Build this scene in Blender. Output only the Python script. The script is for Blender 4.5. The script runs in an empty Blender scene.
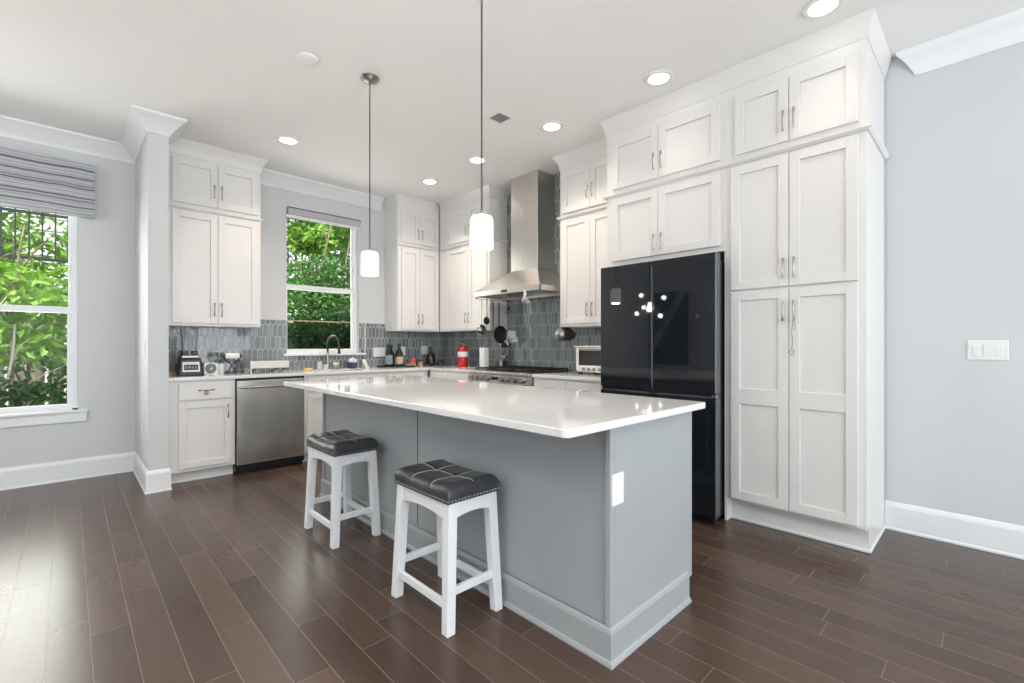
import bpy, bmesh, math, random
from mathutils import Vector, Matrix, noise
random.seed(7)
S = bpy.context.scene
COL = S.collection
PI = math.pi
R = math.radians
# ------------------------------------------------------------------ camera
FPX, HY, H = 462.0, 345.0, 1.19
TH = math.atan2(480, FPX)
cd = bpy.data.cameras.new('camera'); cam = bpy.data.objects.new('camera', cd); COL.objects.link(cam)
cam.location = (0, 0, H); cam.rotation_euler = (PI/2, 0, TH - PI/2)
cd.sensor_width = 36; cd.lens = 36*FPX/1024
cd.shift_y = (HY - 341.5)/1024
cd.clip_start = .05; cd.clip_end = 200
S.camera = cam
# ------------------------------------------------------------------ colour management
S.view_settings.view_transform = 'Standard'
S.view_settings.look = 'None'
S.view_settings.gamma = 1
S.view_settings.use_curve_mapping = False
S.view_settings.exposure = 0.05
# ------------------------------------------------------------------ world, sun, area lights
W = bpy.data.worlds.new('sky'); S.world = W; W.use_nodes = True
bg = W.node_tree.nodes['Background']; bg.inputs[0].default_value = (.80, .90, 1, 1); bg.inputs[1].default_value = 1.5
def area(name, loc, rot, sx, sy, power, col, vis=True, spread=180):
    l = bpy.data.lights.new(name, 'AREA'); l.shape = 'RECTANGLE'; l.size = sx; l.size_y = sy; l.energy = power; l.color = col
    l.spread = R(spread)
    o = bpy.data.objects.new(name, l); COL.objects.link(o); o.location = loc; o.rotation_euler = rot
    return o
sl = bpy.data.lights.new('sun', 'SUN'); sl.energy = 8; sl.angle = R(1.0); sl.color = (1, .95, .85)
so = bpy.data.objects.new('sun', sl); COL.objects.link(so); so.rotation_euler = (R(28), R(-14), 0)
# daylight of the inferred front window; the left opening holds an added fill light
area('daylight_front', (1.25, -3.45, 1.55), (R(90), 0, 0), 4.6, 2.3, 136, (.93, .97, 1))
area('fill_left', (-4.42, .6, 1.55), (R(90), 0, R(-90)), 3.4, 2.0, 12, (.93, .97, 1))
# daylight of the two visible windows, outside the panes
area('daylight_dining', (-.42, 5.95, 1.75), (R(-90), 0, 0), .95, 1.9, 46, (1, .975, .93))
area('daylight_kitchen', (2.15, 5.75, 1.95), (R(-90), 0, 0), .8, 1.5, 16, (1, .98, .94))
# added fill light out of view, aimed up to brighten the room off the ceiling
area('ceiling_fill', (-1.2, .2, 1.9), (R(180), 0, 0), .6, .6, 115, (1, .98, .95))
LIGHT_CAN = 8
# ------------------------------------------------------------------ materials
def mat(name, col, rough=.5, metal=0., spec=.5, coat=0., emit=None, estr=0., trans=0., ior=1.45):
    m = bpy.data.materials.new(name); m.use_nodes = True
    b = m.node_tree.nodes['Principled BSDF']
    b.inputs['Base Color'].default_value = (*col, 1); b.inputs['Roughness'].default_value = rough
    b.inputs['Metallic'].default_value = metal; b.inputs['Specular IOR Level'].default_value = spec
    b.inputs['Coat Weight'].default_value = coat; b.inputs['Coat Roughness'].default_value = .03
    b.inputs['Transmission Weight'].default_value = trans; b.inputs['IOR'].default_value = ior
    if emit: b.inputs['Emission Color'].default_value = (*emit, 1); b.inputs['Emission Strength'].default_value = estr
    return m
def nd(m, t, **kw):
    n = m.node_tree.nodes.new(t)
    for k, v in kw.items(): setattr(n, k, v)
    return n
def lk(m, a, b): m.node_tree.links.new(a, b)
def bsdf(m): return m.node_tree.nodes['Principled BSDF']
def noise_tint(m, c1, c2, scale=8, stretch=(1, 1, 1), detail=4, bump=0., rough=None):
    tc = nd(m, 'ShaderNodeTexCoord'); mp = nd(m, 'ShaderNodeMapping'); mp.inputs['Scale'].default_value = stretch
    nz = nd(m, 'ShaderNodeTexNoise'); nz.inputs['Scale'].default_value = scale; nz.inputs['Detail'].default_value = detail
    rp = nd(m, 'ShaderNodeValToRGB'); rp.color_ramp.elements[0].color = (*c1, 1); rp.color_ramp.elements[1].color = (*c2, 1)
    rp.color_ramp.elements[0].position = .3; rp.color_ramp.elements[1].position = .7
    lk(m, tc.outputs['Object'], mp.inputs[0]); lk(m, mp.outputs[0], nz.inputs['Vector']); lk(m, nz.outputs['Fac'], rp.inputs[0])
    lk(m, rp.outputs[0], bsdf(m).inputs['Base Color'])
    if bump:
        bp = nd(m, 'ShaderNodeBump'); bp.inputs['Strength'].default_value = bump; bp.inputs['Distance'].default_value = .002
        lk(m, nz.outputs['Fac'], bp.inputs['Height']); lk(m, bp.outputs[0], bsdf(m).inputs['Normal'])
    if rough:
        mr = nd(m, 'ShaderNodeMapRange'); mr.inputs['To Min'].default_value = rough[0]; mr.inputs['To Max'].default_value = rough[1]
        lk(m, nz.outputs['Fac'], mr.inputs[0]); lk(m, mr.outputs[0], bsdf(m).inputs['Roughness'])
    return m
M = {}
M['wall'] = noise_tint(mat('wall_paint', (.6, .6, .6), .6), (.62, .63, .64), (.635, .645, .655), 3)
M['ceil'] = noise_tint(mat('ceiling_paint', (.8, .8, .8), .75), (.88, .88, .87), (.90, .90, .89), 2)
M['trim'] = noise_tint(mat('white_trim_paint', (.8, .8, .8), .35), (.79, .81, .82), (.81, .83, .84), 5)
M['cab'] = noise_tint(mat('white_cabinet_lacquer', (.8, .8, .8), .33), (.755, .745, .73), (.77, .76, .745), 5)
M['gap'] = mat('dark_gap', (.02, .02, .02), .8)
M['island'] = noise_tint(mat('island_grey_paint', (.3, .3, .3), .38), (.345, .37, .385), (.36, .385, .40), 4)
M['quartz'] = noise_tint(mat('white_quartz', (.8, .8, .8), .07, coat=.3), (.77, .765, .755), (.81, .805, .80), 60)
M['counter'] = noise_tint(mat('white_quartz_counter', (.8, .8, .8), .1, coat=.2), (.73, .73, .73), (.80, .80, .80), 60)
M['steel'] = noise_tint(mat('brushed_steel', (.6, .58, .55), .24, 1), (.62, .59, .56), (.67, .64, .60), 3, (1, 1, 4), 2)
bsdf(M['steel']).inputs['Anisotropic'].default_value = .7
def wavy(m):
    tc = nd(m, 'ShaderNodeTexCoord'); mp = nd(m, 'ShaderNodeMapping'); mp.inputs['Scale'].default_value = (5, 1, 1.2); nz = nd(m, 'ShaderNodeTexNoise'); nz.inputs['Scale'].default_value = 1.3; nz.inputs['Detail'].default_value = 1
    lk(m, tc.outputs['Object'], mp.inputs[0]); lk(m, mp.outputs[0], nz.inputs['Vector']); bp = nd(m, 'ShaderNodeBump'); bp.inputs['Strength'].default_value = .5; bp.inputs['Distance'].default_value = .01
    lk(m, nz.outputs['Fac'], bp.inputs['Height']); lk(m, bp.outputs[0], bsdf(m).inputs['Normal'])
wavy(M['steel'])
M['steelh'] = noise_tint(mat('brushed_steel_hood', (.6, .58, .55), .27, 1), (.61, .58, .54), (.66, .63, .59), 5, (40, 40, 1), 1)
bsdf(M['steelh']).inputs['Roughness'].default_value = .29
M['chrome'] = mat('polished_nickel', (.42, .40, .38), .18, 1)
M['nickel'] = mat('satin_nickel', (.36, .34, .32), .3, 1)
M['stem'] = mat('dark_grey_rod', (.10, .10, .10), .35, .6)
M['bronze'] = mat('dark_bronze_metal', (.07, .055, .04), .28, .9)
M['fridge'] = mat('black_glass', (.009, .012, .016), .03, spec=.95)
M['fridge_side'] = mat('fridge_grey_metal', (.13, .14, .15), .35, .5)
M['black'] = mat('black_plastic', (.015, .015, .017), .35)
M['iron'] = mat('cast_iron', (.02, .02, .02), .55)
M['pan'] = mat('worn_pan', (.03, .025, .022), .4)
M['white'] = mat('white_plastic', (.82, .82, .81), .4)
M['paper'] = noise_tint(mat('paper_roll', (.85, .85, .85), .8), (.80, .80, .80), (.87, .87, .87), 40)
M['red'] = mat('extinguisher_red', (.55, .008, .012), .22, coat=.4)
M['redcloth'] = mat('red_plastic', (.6, .05, .07), .4)
M['glassclear'] = mat('clear_glass', (.95, .97, .97), .03, trans=1.0)
M['greenglass'] = mat('olive_glass', (.022, .026, .010), .06, spec=.6)
M['darkglass'] = mat('dark_bottle_glass', (.012, .012, .012), .08, spec=.6)
M['label'] = mat('beige_label', (.55, .40, .28), .6)
M['labelgrey'] = mat('grey_label', (.22, .26, .28), .5)
M['wood'] = noise_tint(mat('light_wood', (.5, .35, .2), .5), (.36, .23, .12), (.50, .34, .19), 8, (1, 8, 8))
M['sponge'] = mat('yellow_sponge', (.75, .52, .18), .9)
M['navy'] = mat('navy_ceramic', (.05, .07, .15), .25)
M['lilac'] = mat('pale_lilac_cloth', (.62, .64, .75), .8)
M['string'] = mat('pale_string', (.36, .35, .33), .8)
M['greyspk'] = mat('speaker_mesh', (.20, .21, .23), .7)
M['leather'] = noise_tint(mat('charcoal_leather', (.07, .075, .08), .30), (.030, .032, .035), (.048, .050, .054), 25, bump=.15)
M['piping'] = mat('grey_piping', (.42, .43, .44), .45)
M['stoolwhite'] = noise_tint(mat('white_stool_paint', (.8, .82, .84), .35), (.76, .78, .80), (.80, .82, .84), 12)
M['nail'] = mat('dark_nailhead', (.30, .29, .28), .3, 1)
M['shade'] = mat('opal_glass', (.85, .84, .82), .3, emit=(1, .94, .85), estr=.85)
M['lamp'] = mat('downlight_lens', (1, 1, 1), .5, emit=(1, .96, .90), estr=9)
M['bulb'] = mat('glowing_bulb', (1, 1, 1), .5, emit=(1, .93, .82), estr=30)
M['metaldark'] = mat('dark_railing_metal', (.03, .03, .035), .5)
M['bark'] = noise_tint(mat('bark', (.2, .15, .1), .9), (.14, .10, .07), (.34, .27, .20), 9, (3, 3, 1))
M['palebark'] = noise_tint(mat('pale_bark', (.4, .35, .28), .9), (.28, .24, .18), (.62, .55, .45), 7, (3, 3, 1))
M['fence'] = noise_tint(mat('weathered_fence', (.2, .15, .1), .9), (.10, .09, .065), (.30, .26, .20), 4, (6, 6, .6))
M['siding'] = noise_tint(mat('pale_siding', (.7, .7, .7), .7), (.62, .62, .60), (.72, .72, .70), 3)
M['soil'] = noise_tint(mat('soil', (.1, .08, .05), .95), (.05, .06, .03), (.14, .12, .08), 6)
M['banner'] = mat('black_banner', (.015, .016, .02), .6)
M['bannerband'] = mat('grey_band', (.30, .31, .33), .6)
M['granite_white'] = mat('enamel_white', (.80, .79, .77), .3)
M['ovenglass'] = mat('oven_glass', (.03, .03, .03), .08, spec=.7)
def leafmat(name, c1, c2):
    m = mat(name, c1, .5); noise_tint(m, c1, c2, 2.5)
    b = bsdf(m); tr = nd(m, 'ShaderNodeBsdfTranslucent'); mx = nd(m, 'ShaderNodeMixShader'); mx.inputs[0].default_value = .35
    cr = [n for n in m.node_tree.nodes if n.type == 'VALTORGB'][0]
    lk(m, cr.outputs[0], tr.inputs[0]); out = [n for n in m.node_tree.nodes if n.type == 'OUTPUT_MATERIAL'][0]
    lk(m, b.outputs[0], mx.inputs[1]); lk(m, tr.outputs[0], mx.inputs[2]); lk(m, mx.outputs[0], out.inputs[0])
    return m
M['leaf'] = leafmat('leaf_bright', (.12, .30, .03), (.38, .58, .11))
M['leafmid'] = leafmat('leaf_mid', (.05, .17, .03), (.15, .34, .07))
M['leafdark'] = leafmat('leaf_dark', (.02, .07, .02), (.06, .15, .04))
# thin window glass
def paneglass():
    m = bpy.data.materials.new('window_glass'); m.use_nodes = True; nt = m.node_tree; nt.nodes.clear()
    o = nt.nodes.new('ShaderNodeOutputMaterial'); mx = nt.nodes.new('ShaderNodeMixShader'); fr = nt.nodes.new('ShaderNodeFresnel'); fr.inputs[0].default_value = 1.15
    t = nt.nodes.new('ShaderNodeBsdfTransparent'); t.inputs[0].default_value = (.97, .99, .98, 1); g = nt.nodes.new('ShaderNodeBsdfGlossy'); g.inputs['Roughness'].default_value = .02
    nt.links.new(fr.outputs[0], mx.inputs[0]); nt.links.new(t.outputs[0], mx.inputs[1]); nt.links.new(g.outputs[0], mx.inputs[2]); nt.links.new(mx.outputs[0], o.inputs[0])
    return m
M['pane'] = paneglass()
def thinglass():
    m = bpy.data.materials.new('thin_clear_glass'); m.use_nodes = True; nt = m.node_tree; nt.nodes.clear()
    o = nt.nodes.new('ShaderNodeOutputMaterial'); mx = nt.nodes.new('ShaderNodeMixShader'); fr = nt.nodes.new('ShaderNodeLayerWeight'); fr.inputs[0].default_value = .22
    t = nt.nodes.new('ShaderNodeBsdfTransparent'); t.inputs[0].default_value = (.965, .975, .975, 1); g = nt.nodes.new('ShaderNodeBsdfGlossy'); g.inputs['Roughness'].default_value = .05
    nt.links.new(fr.outputs['Facing'], mx.inputs[0]); nt.links.new(t.outputs[0], mx.inputs[1]); nt.links.new(g.outputs[0], mx.inputs[2]); nt.links.new(mx.outputs[0], o.inputs[0])
    return m
M['thin'] = thinglass()
def floormat():
    m = mat('dark_hardwood', (.1, .06, .04), .3)
    tc = nd(m, 'ShaderNodeTexCoord'); sp = nd(m, 'ShaderNodeSeparateXYZ'); cb = nd(m, 'ShaderNodeCombineXYZ')
    lk(m, tc.outputs['Object'], sp.inputs[0])
    ax = nd(m, 'ShaderNodeMath', operation='ADD'); ax.inputs[1].default_value = .06 + 127*.127
    lk(m, sp.outputs['X'], ax.inputs[0])
    # random lengthwise shift per row
    dv = nd(m, 'ShaderNodeMath', operation='DIVIDE'); dv.inputs[1].default_value = .127; lk(m, ax.outputs[0], dv.inputs[0])
    fl = nd(m, 'ShaderNodeMath', operation='FLOOR'); lk(m, dv.outputs[0], fl.inputs[0])
    wn = nd(m, 'ShaderNodeTexWhiteNoise', noise_dimensions='1D'); lk(m, fl.outputs[0], wn.inputs['W'])
    ml = nd(m, 'ShaderNodeMath', operation='MULTIPLY'); ml.inputs[1].default_value = 3.7; lk(m, wn.outputs['Value'], ml.inputs[0])
    ay = nd(m, 'ShaderNodeMath', operation='ADD'); lk(m, sp.outputs['Y'], ay.inputs[0]); lk(m, ml.outputs[0], ay.inputs[1])
    lk(m, ay.outputs[0], cb.inputs[0]); lk(m, ax.outputs[0], cb.inputs[1])
    br = nd(m, 'ShaderNodeTexBrick'); br.offset = 0.0; br.squash = 1
    for k, v in (('Scale', 1), ('Mortar Size', .0018), ('Mortar Smooth', .2), ('Bias', 0), ('Brick Width', .95), ('Row Height', .127)): br.inputs[k].default_value = v
    br.inputs['Color1'].default_value = (.058, .036, .027, 1); br.inputs['Color2'].default_value = (.088, .056, .041, 1); br.inputs['Mortar'].default_value = (.17, .13, .11, 1)  # joint colour kept pale to paint in the highlights of the bevelled edges
    lk(m, cb.outputs[0], br.inputs['Vector'])
    mp = nd(m, 'ShaderNodeMapping'); mp.inputs['Scale'].default_value = (2.2, 22, 1); lk(m, cb.outputs[0], mp.inputs[0])
    nz = nd(m, 'ShaderNodeTexNoise'); nz.inputs['Scale'].default_value = 1.6; nz.inputs['Detail'].default_value = 3; nz.inputs['Distortion'].default_value = .2
    lk(m, mp.outputs[0], nz.inputs['Vector'])
    mr = nd(m, 'ShaderNodeMapRange'); mr.inputs['To Min'].default_value = .80; mr.inputs['To Max'].default_value = 1.2; lk(m, nz.outputs['Fac'], mr.inputs[0])
    mx = nd(m, 'ShaderNodeMix', data_type='RGBA', blend_type='MULTIPLY'); mx.inputs[0].default_value = 1
    lk(m, br.outputs['Color'], mx.inputs[6]); lk(m, mr.outputs[0], mx.inputs[7]); lk(m, mx.outputs[2], bsdf(m).inputs['Base Color'])
    bsdf(m).inputs['Roughness'].default_value = .26
    # hand scraped ripple + bevelled edges
    n2 = nd(m, 'ShaderNodeTexNoise'); n2.inputs['Scale'].default_value = 14; n2.inputs['Detail'].default_value = 2; lk(m, tc.outputs['Object'], n2.inputs['Vector'])
    b1 = nd(m, 'ShaderNodeBump'); b1.inputs['Strength'].default_value = .08; b1.inputs['Distance'].default_value = .004; lk(m, n2.outputs['Fac'], b1.inputs['Height'])
    b2 = nd(m, 'ShaderNodeBump'); b2.inputs['Strength'].default_value = .7; b2.inputs['Distance'].default_value = .002; b2.invert = True
    lk(m, br.outputs['Fac'], b2.inputs['Height']); lk(m, b1.outputs[0], b2.inputs['Normal']); lk(m, b2.outputs[0], bsdf(m).inputs['Normal'])
    bsdf(m).inputs['Specular IOR Level'].default_value = .5
    return m
M['floor'] = floormat()
def tilemat():
    m = mat('glazed_picket_tile', (.2, .24, .26), .12, coat=.5)
    at = nd(m, 'ShaderNodeAttribute'); at.attribute_name = 'glaze'; lk(m, at.outputs['Color'], bsdf(m).inputs['Base Color'])
    tc = nd(m, 'ShaderNodeTexCoord'); nz = nd(m, 'ShaderNodeTexNoise'); nz.inputs['Scale'].default_value = 25; lk(m, tc.outputs['Object'], nz.inputs['Vector'])
    bp = nd(m, 'ShaderNodeBump'); bp.inputs['Strength'].default_value = .25; bp.inputs['Distance'].default_value = .004; lk(m, nz.outputs['Fac'], bp.inputs['Height']); lk(m, bp.outputs[0], bsdf(m).inputs['Normal'])
    return m
M['tile'] = tilemat()
M['grout'] = mat('pale_grout', (.68, .69, .69), .8)
def stripemat():
    m = mat('striped_linen', (.5, .5, .52), .9)
    tc = nd(m, 'ShaderNodeTexCoord'); sp = nd(m, 'ShaderNodeSeparateXYZ'); lk(m, tc.outputs['Object'], sp.inputs[0])
    nz = nd(m, 'ShaderNodeTexNoise'); nz.inputs['Scale'].default_value = 3.0; nz.inputs['Detail'].default_value = 2; lk(m, tc.outputs['Object'], nz.inputs['Vector'])
    a = nd(m, 'ShaderNodeMath', operation='MULTIPLY_ADD'); a.inputs[1].default_value = .035; lk(m, nz.outputs['Fac'], a.inputs[0]); lk(m, sp.outputs['Z'], a.inputs[2])
    cols = None
    def band(per, lo, hi, prev, c1):
        d = nd(m, 'ShaderNodeMath', operation='DIVIDE'); d.inputs[1].default_value = per; lk(m, a.outputs[0], d.inputs[0])
        f = nd(m, 'ShaderNodeMath', operation='FRACT'); lk(m, d.outputs[0], f.inputs[0])
        rp = nd(m, 'ShaderNodeValToRGB'); e = rp.color_ramp.elements; e[0].position = lo; e[0].color = (1, 1, 1, 1); e[1].position = hi; e[1].color = (0, 0, 0, 1)
        x = e.new(.97); x.color = (0, 0, 0, 1); x = e.new(1.0); x.color = (1, 1, 1, 1); lk(m, f.outputs[0], rp.inputs[0])
        mx = nd(m, 'ShaderNodeMix', data_type='RGBA'); lk(m, rp.outputs[0], mx.inputs[0]); mx.inputs[7].default_value = c1
        if prev is None: mx.inputs[6].default_value = (.50, .51, .53, 1)
        else: lk(m, prev, mx.inputs[6])
        return mx.outputs[2]
    c = band(.029, .25, .5, None, (.36, .37, .39, 1)); c = band(.083, .08, .14, c, (.10, .11, .13, 1)); c = band(.137, .03, .07, c, (.14, .15, .17, 1))
    lk(m, c, bsdf(m).inputs['Base Color']); return m
M['stripe'] = stripemat()
# ------------------------------------------------------------------ mesh helpers
def box(bm, x0, x1, y0, y1, z0, z1):
    v = [bm.verts.new((x, y, z)) for z in (z0, z1) for y in (y0, y1) for x in (x0, x1)]
    for f in ((0, 2, 3, 1), (4, 5, 7, 6), (0, 1, 5, 4), (2, 6, 7, 3), (0, 4, 6, 2), (1, 3, 7, 5)): bm.faces.new([v[i] for i in f])
    return v
def hexa(bm, b, t):
    """prism from 4 bottom points to 4 top points"""
    vb = [bm.verts.new(p) for p in b]; vt = [bm.verts.new(p) for p in t]; n = len(b)
    bm.faces.new(vb[::-1]); bm.faces.new(vt)
    for i in range(n): bm.faces.new((vb[i], vb[(i+1) % n], vt[(i+1) % n], vt[i]))
def tube(bm, pts, rad, n=10, cap=True):
    pts = [Vector(p) for p in pts]; rr = rad if isinstance(rad, (list, tuple)) else [rad]*len(pts)
    rings = []; up = None
    for i, p in enumerate(pts):
        d = (pts[min(i+1, len(pts)-1)] - pts[max(i-1, 0)]).normalized()
        if up is None: up = d.orthogonal().normalized()
        up = (up - d*up.dot(d)); up = up.normalized() if up.length > 1e-6 else d.orthogonal().normalized()
        s = d.cross(up)
        rings.append([bm.verts.new(p + (up*math.cos(2*PI*k/n) + s*math.sin(2*PI*k/n))*rr[i]) for k in range(n)])
    for a, b in zip(rings, rings[1:]):
        for k in range(n): bm.faces.new((a[k], a[(k+1) % n], b[(k+1) % n], b[k]))
    if cap: bm.faces.new(rings[0][::-1]); bm.faces.new(rings[-1])
def lathe(bm, prof, n=24, c=(0, 0, 0), axis='z'):
    """prof: (r, h) list; closes at r=0"""
    rings = []
    def P(r, h, a):
        x, y = r*math.cos(a), r*math.sin(a)
        q = {'z': (x, y, h), 'y': (x, h, y), 'x': (h, x, y)}[axis]
        return (q[0]+c[0], q[1]+c[1], q[2]+c[2])
    for r, h in prof:
        rings.append([bm.verts.new(P(r, h, 0))] if r < 1e-6 else [bm.verts.new(P(r, h, 2*PI*k/n)) for k in range(n)])
    for a, b in zip(rings, rings[1:]):
        for k in range(n):
            if len(a) == 1 and len(b) == 1: continue
            if len(a) == 1: bm.faces.new((a[0], b[(k+1) % n], b[k]))
            elif len(b) == 1: bm.faces.new((a[k], a[(k+1) % n], b[0]))
            else: bm.faces.new((a[k], a[(k+1) % n], b[(k+1) % n], b[k]))
def sphere(bm, c, r, n=12, sz=1):
    lathe(bm, [(0, -r*sz)] + [(r*math.sin(PI*i/8), -r*sz*math.cos(PI*i/8)) for i in range(1, 8)] + [(0, r*sz)], n, c)
def sweep(bm, path, prof, side=1, closed_prof=True):
    """sweep (out, z) profile along an XY polyline with mitred corners; out is measured along the left normal * side"""
    P = [Vector((p[0], p[1])) for p in path]; n = len(P); rings = []
    for i in range(n):
        ns = []
        if i > 0: d = (P[i]-P[i-1]).normalized(); ns.append(Vector((-d.y, d.x))*side)
        if i < n-1: d = (P[i+1]-P[i]).normalized(); ns.append(Vector((-d.y, d.x))*side)
        m = ns[0] if len(ns) == 1 else (ns[0]+ns[1])/(1+ns[0].dot(ns[1]))
        rings.append([bm.verts.new((P[i].x+m.x*o, P[i].y+m.y*o, z)) for o, z in prof])
    k = len(prof)
    for a, b in zip(rings, rings[1:]):
        for j in range(k): bm.faces.new((a[j], a[(j+1) % k], b[(j+1) % k], b[j]))
    bm.faces.new(rings[0][::-1]); bm.faces.new(rings[-1])
def obj(name, bm, m, parent=None, smooth=None, bevel=0, seg=1, loc=None):
    bmesh.ops.recalc_face_normals(bm, faces=bm.faces[:])
    me = bpy.data.meshes.new(name); bm.to_mesh(me); bm.free()
    me.materials.append(m)
    o = bpy.data.objects.new(name, me); COL.objects.link(o)
    if smooth is not None:
        for p in me.polygons: p.use_smooth = True
        me.set_sharp_from_angle(angle=R(smooth))
    if bevel:
        md = o.modifiers.new('bevel', 'BEVEL'); md.width = bevel; md.segments = seg; md.limit_method = 'ANGLE'; md.angle_limit = R(40)
    if parent: o.parent = parent
    if loc: o.location = loc
    return o
def NB(): return bmesh.new()
def B(name, m, parent, *boxes, bevel=0, seg=1):
    bm = NB()
    for b in boxes: box(bm, *b)
    return obj(name, bm, m, parent, bevel=bevel, seg=seg)
def T(name, m, parent, pts, rad, n=10, smooth=50):
    bm = NB(); tube(bm, pts, rad, n); return obj(name, bm, m, parent, smooth=smooth)
def L(name, m, parent, prof, n=24, c=(0, 0, 0), axis='z', smooth=40):
    bm = NB(); lathe(bm, prof, n, c, axis); return obj(name, bm, m, parent, smooth=smooth)
def tag(o, label, cat, group=None, kind=None):
    o['label'] = label; o['category'] = cat
    if group: o['group'] = group
    if kind: o['kind'] = kind
    return o
def thing(name, label, cat, loc=(0, 0, 0), rotz=0, group=None):
    o = bpy.data.objects.new(name, None); COL.objects.link(o); o.empty_display_size = .1
    o.location = loc; o.rotation_euler = (0, 0, rotz); return tag(o, label, cat, group)
def struct(o, label=None):
    o['kind'] = 'structure'
    if label: o['label'] = label
    return o
def dup(src, loc, rotz=None, label=None, group=None):
    def cp(o, par):
        c = o.copy(); COL.objects.link(c)
        if par is not None: c.parent = par
        for ch in o.children: cp(ch, c)
        return c
    c = cp(src, None); c.location = loc
    if rotz is not None: c.rotation_euler = (0, 0, rotz)
    if label: c['label'] = label
    if group: c['group'] = group
    return c
# ------------------------------------------------------------------ room shell
CZ = 3.04
XB, YA, YK = 3.84, 5.635, 5.40
XL, YF = -4.4, -3.5
struct(B('floor', M['floor'], None, (XL-.2, XB+.2, YF-.2, 5.9, -.1, 0)), 'dark brown hardwood plank floor')
struct(B('ceiling', M['ceil'], None, (XL-.2, XB+.2, YF-.2, 5.9, CZ, CZ+.15)), 'flat white ceiling')
W1 = (-.90, .068, .612, 2.56)      # dining window opening
W2 = (1.742, 2.585, 1.09, 2.71)    # kitchen window opening
struct(B('wall_back', M['wall'], None, (XL, W1[0], YA, 5.82, 0, CZ), (W1[1], .47, YA, 5.82, 0, CZ), (W1[0], W1[1], YA, 5.82, 0, W1[2]), (W1[0], W1[1], YA, 5.82, W1[3], CZ)), 'pale grey dining wall with the left window')
struct(B('wall_kitchen', M['wall'], None, (.60, W2[0], YK, 5.60, 0, CZ), (W2[1], XB, YK, 5.60, 0, CZ), (W2[0], W2[1], YK, 5.60, 0, W2[2]), (W2[0], W2[1], YK, 5.60, W2[3], CZ)), 'kitchen wall with the window over the sink')
struct(B('wall_pier', M['wall'], None, (.465, .600, 4.69, 5.82, 0, CZ)), 'projecting wall end between dining area and kitchen')
struct(B('wall_right', M['wall'], None, (XB, XB+.2, YF-.2, 5.82, 0, CZ)), 'pale grey wall behind range, refrigerator and pantry')
struct(B('wall_left', M['wall'], None, (XL-.2, XL, YF-.2, -1.2, 0, CZ), (XL-.2, XL, 2.4, 5.82, 0, CZ), (XL-.2, XL, -1.2, 2.4, 0, .45), (XL-.2, XL, -1.2, 2.4, 2.65, CZ)))
struct(B('wall_front', M['wall'], None, (XL, -1.1, YF-.2, YF, 0, CZ), (3.6, XB, YF-.2, YF, 0, CZ), (-1.1, 3.6, YF-.2, YF, 0, .3), (-1.1, 3.6, YF-.2, YF, 2.8, CZ)))
BASE = [(0, 0), (.02, 0), (.02, .012), (.015, .018), (.015, .15), (.011, .165), (.005, .178), (0, .18)]
CROWN = [(0, -.138), (.010, -.138), (.014, -.120), (.030, -.100), (.060, -.062), (.090, -.030), (.108, -.018), (.112, 0), (0, 0)]
RCROWN = [(0, -.160), (.008, -.160), (.010, -.142), (.018, -.116), (.031, -.078), (.046, -.044), (.058, -.026), (.062, 0), (0, 0)]
def prof_at(p, z): return [(o, z+h) for o, h in p]
bm = NB(); sweep(bm, [(XL, YA), (.465, YA), (.465, 4.69), (.600, 4.69), (.600, 4.8)], BASE, -1); struct(obj('baseboard_left', bm, M['trim']), 'white baseboard around dining wall and wall end')
bm = NB(); sweep(bm, [(XB, .484), (XB, YF)], BASE, -1); struct(obj('baseboard_right', bm, M['trim']), 'white baseboard on the right wall')
bm = NB(); sweep(bm, [(XL, YA), (.465, YA), (.465, 4.69), (.600, 4.69), (.600, 5.07)], prof_at(CROWN, CZ), -1); struct(obj('trim_1', bm, M['trim'], smooth=35), 'white crown moulding over dining window and wall end')
bm = NB(); sweep(bm, [(1.47, YK), (2.865, YK)], prof_at(CROWN, CZ), -1); struct(obj('trim_2', bm, M['trim'], smooth=35), 'white crown moulding above the kitchen window')
bm = NB(); sweep(bm, [(XB, .425), (XB, YF)], prof_at(RCROWN, CZ), -1)
for v in bm.verts:      # the moulding is cut back at a slant beside the pantry crown
    if v.co.y > 0: v.co.y -= .10*(1-(XB-v.co.x)/.062)
struct(obj('trim_3', bm, M['trim'], smooth=35), 'white crown moulding on the right wall')
# windows -----------------------------------------------------------
def window(name, x0, x1, z0, z1, yf, zm, fw, rail, label):
    w = bpy.data.objects.new(name, None); COL.objects.link(w); struct(w, label)
    y0, y1 = yf, yf+.07
    B('frame', M['trim'], w, (x0, x0+fw*.55, y0, y1, z0, z1), (x1-fw*.55, x1, y0, y1, z0, z1), (x0, x1, y0, y1, z1-.03, z1), (x0, x1, y0, y1, z0, z0+.02), bevel=.002)
    a, b = x0+fw*.5, x1-fw*.5
    B('lower_sash', M['trim'], w, (a, a+fw*.5, y0+.012, y0+.045, z0+.02, zm+rail/2), (b-fw*.5, b, y0+.012, y0+.045, z0+.02, zm+rail/2), (a, b, y0+.01, y0+.047, z0+.02, z0+.055), (a, b, y0+.008, y0+.047, zm-rail/2, zm+rail/2), bevel=.002)
    B('upper_sash', M['trim'], w, (a, a+fw*.4, y0+.046, y0+.068, zm, z1-.03), (b-fw*.4, b, y0+.046, y0+.068, zm, z1-.03), (a, b, y0+.046, y0+.068, z1-.07, z1-.03), (a, b, y0+.047, y0+.068, zm-.015, zm+.02), bevel=.002)
    B('pane', M['pane'], w, (a+.01, b-.01, y0+.026, y0+.029, z0+.05, zm-.01))
    B('pane', M['pane'], w, (a+.01, b-.01, y0+.056, y0+.059, zm+.01, z1-.06))
    return w
w1 = window('window_1', W1[0], W1[1], W1[2], W1[3], 5.665, 1.50, .07, .055, 'white sash window in the dining wall')
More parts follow.
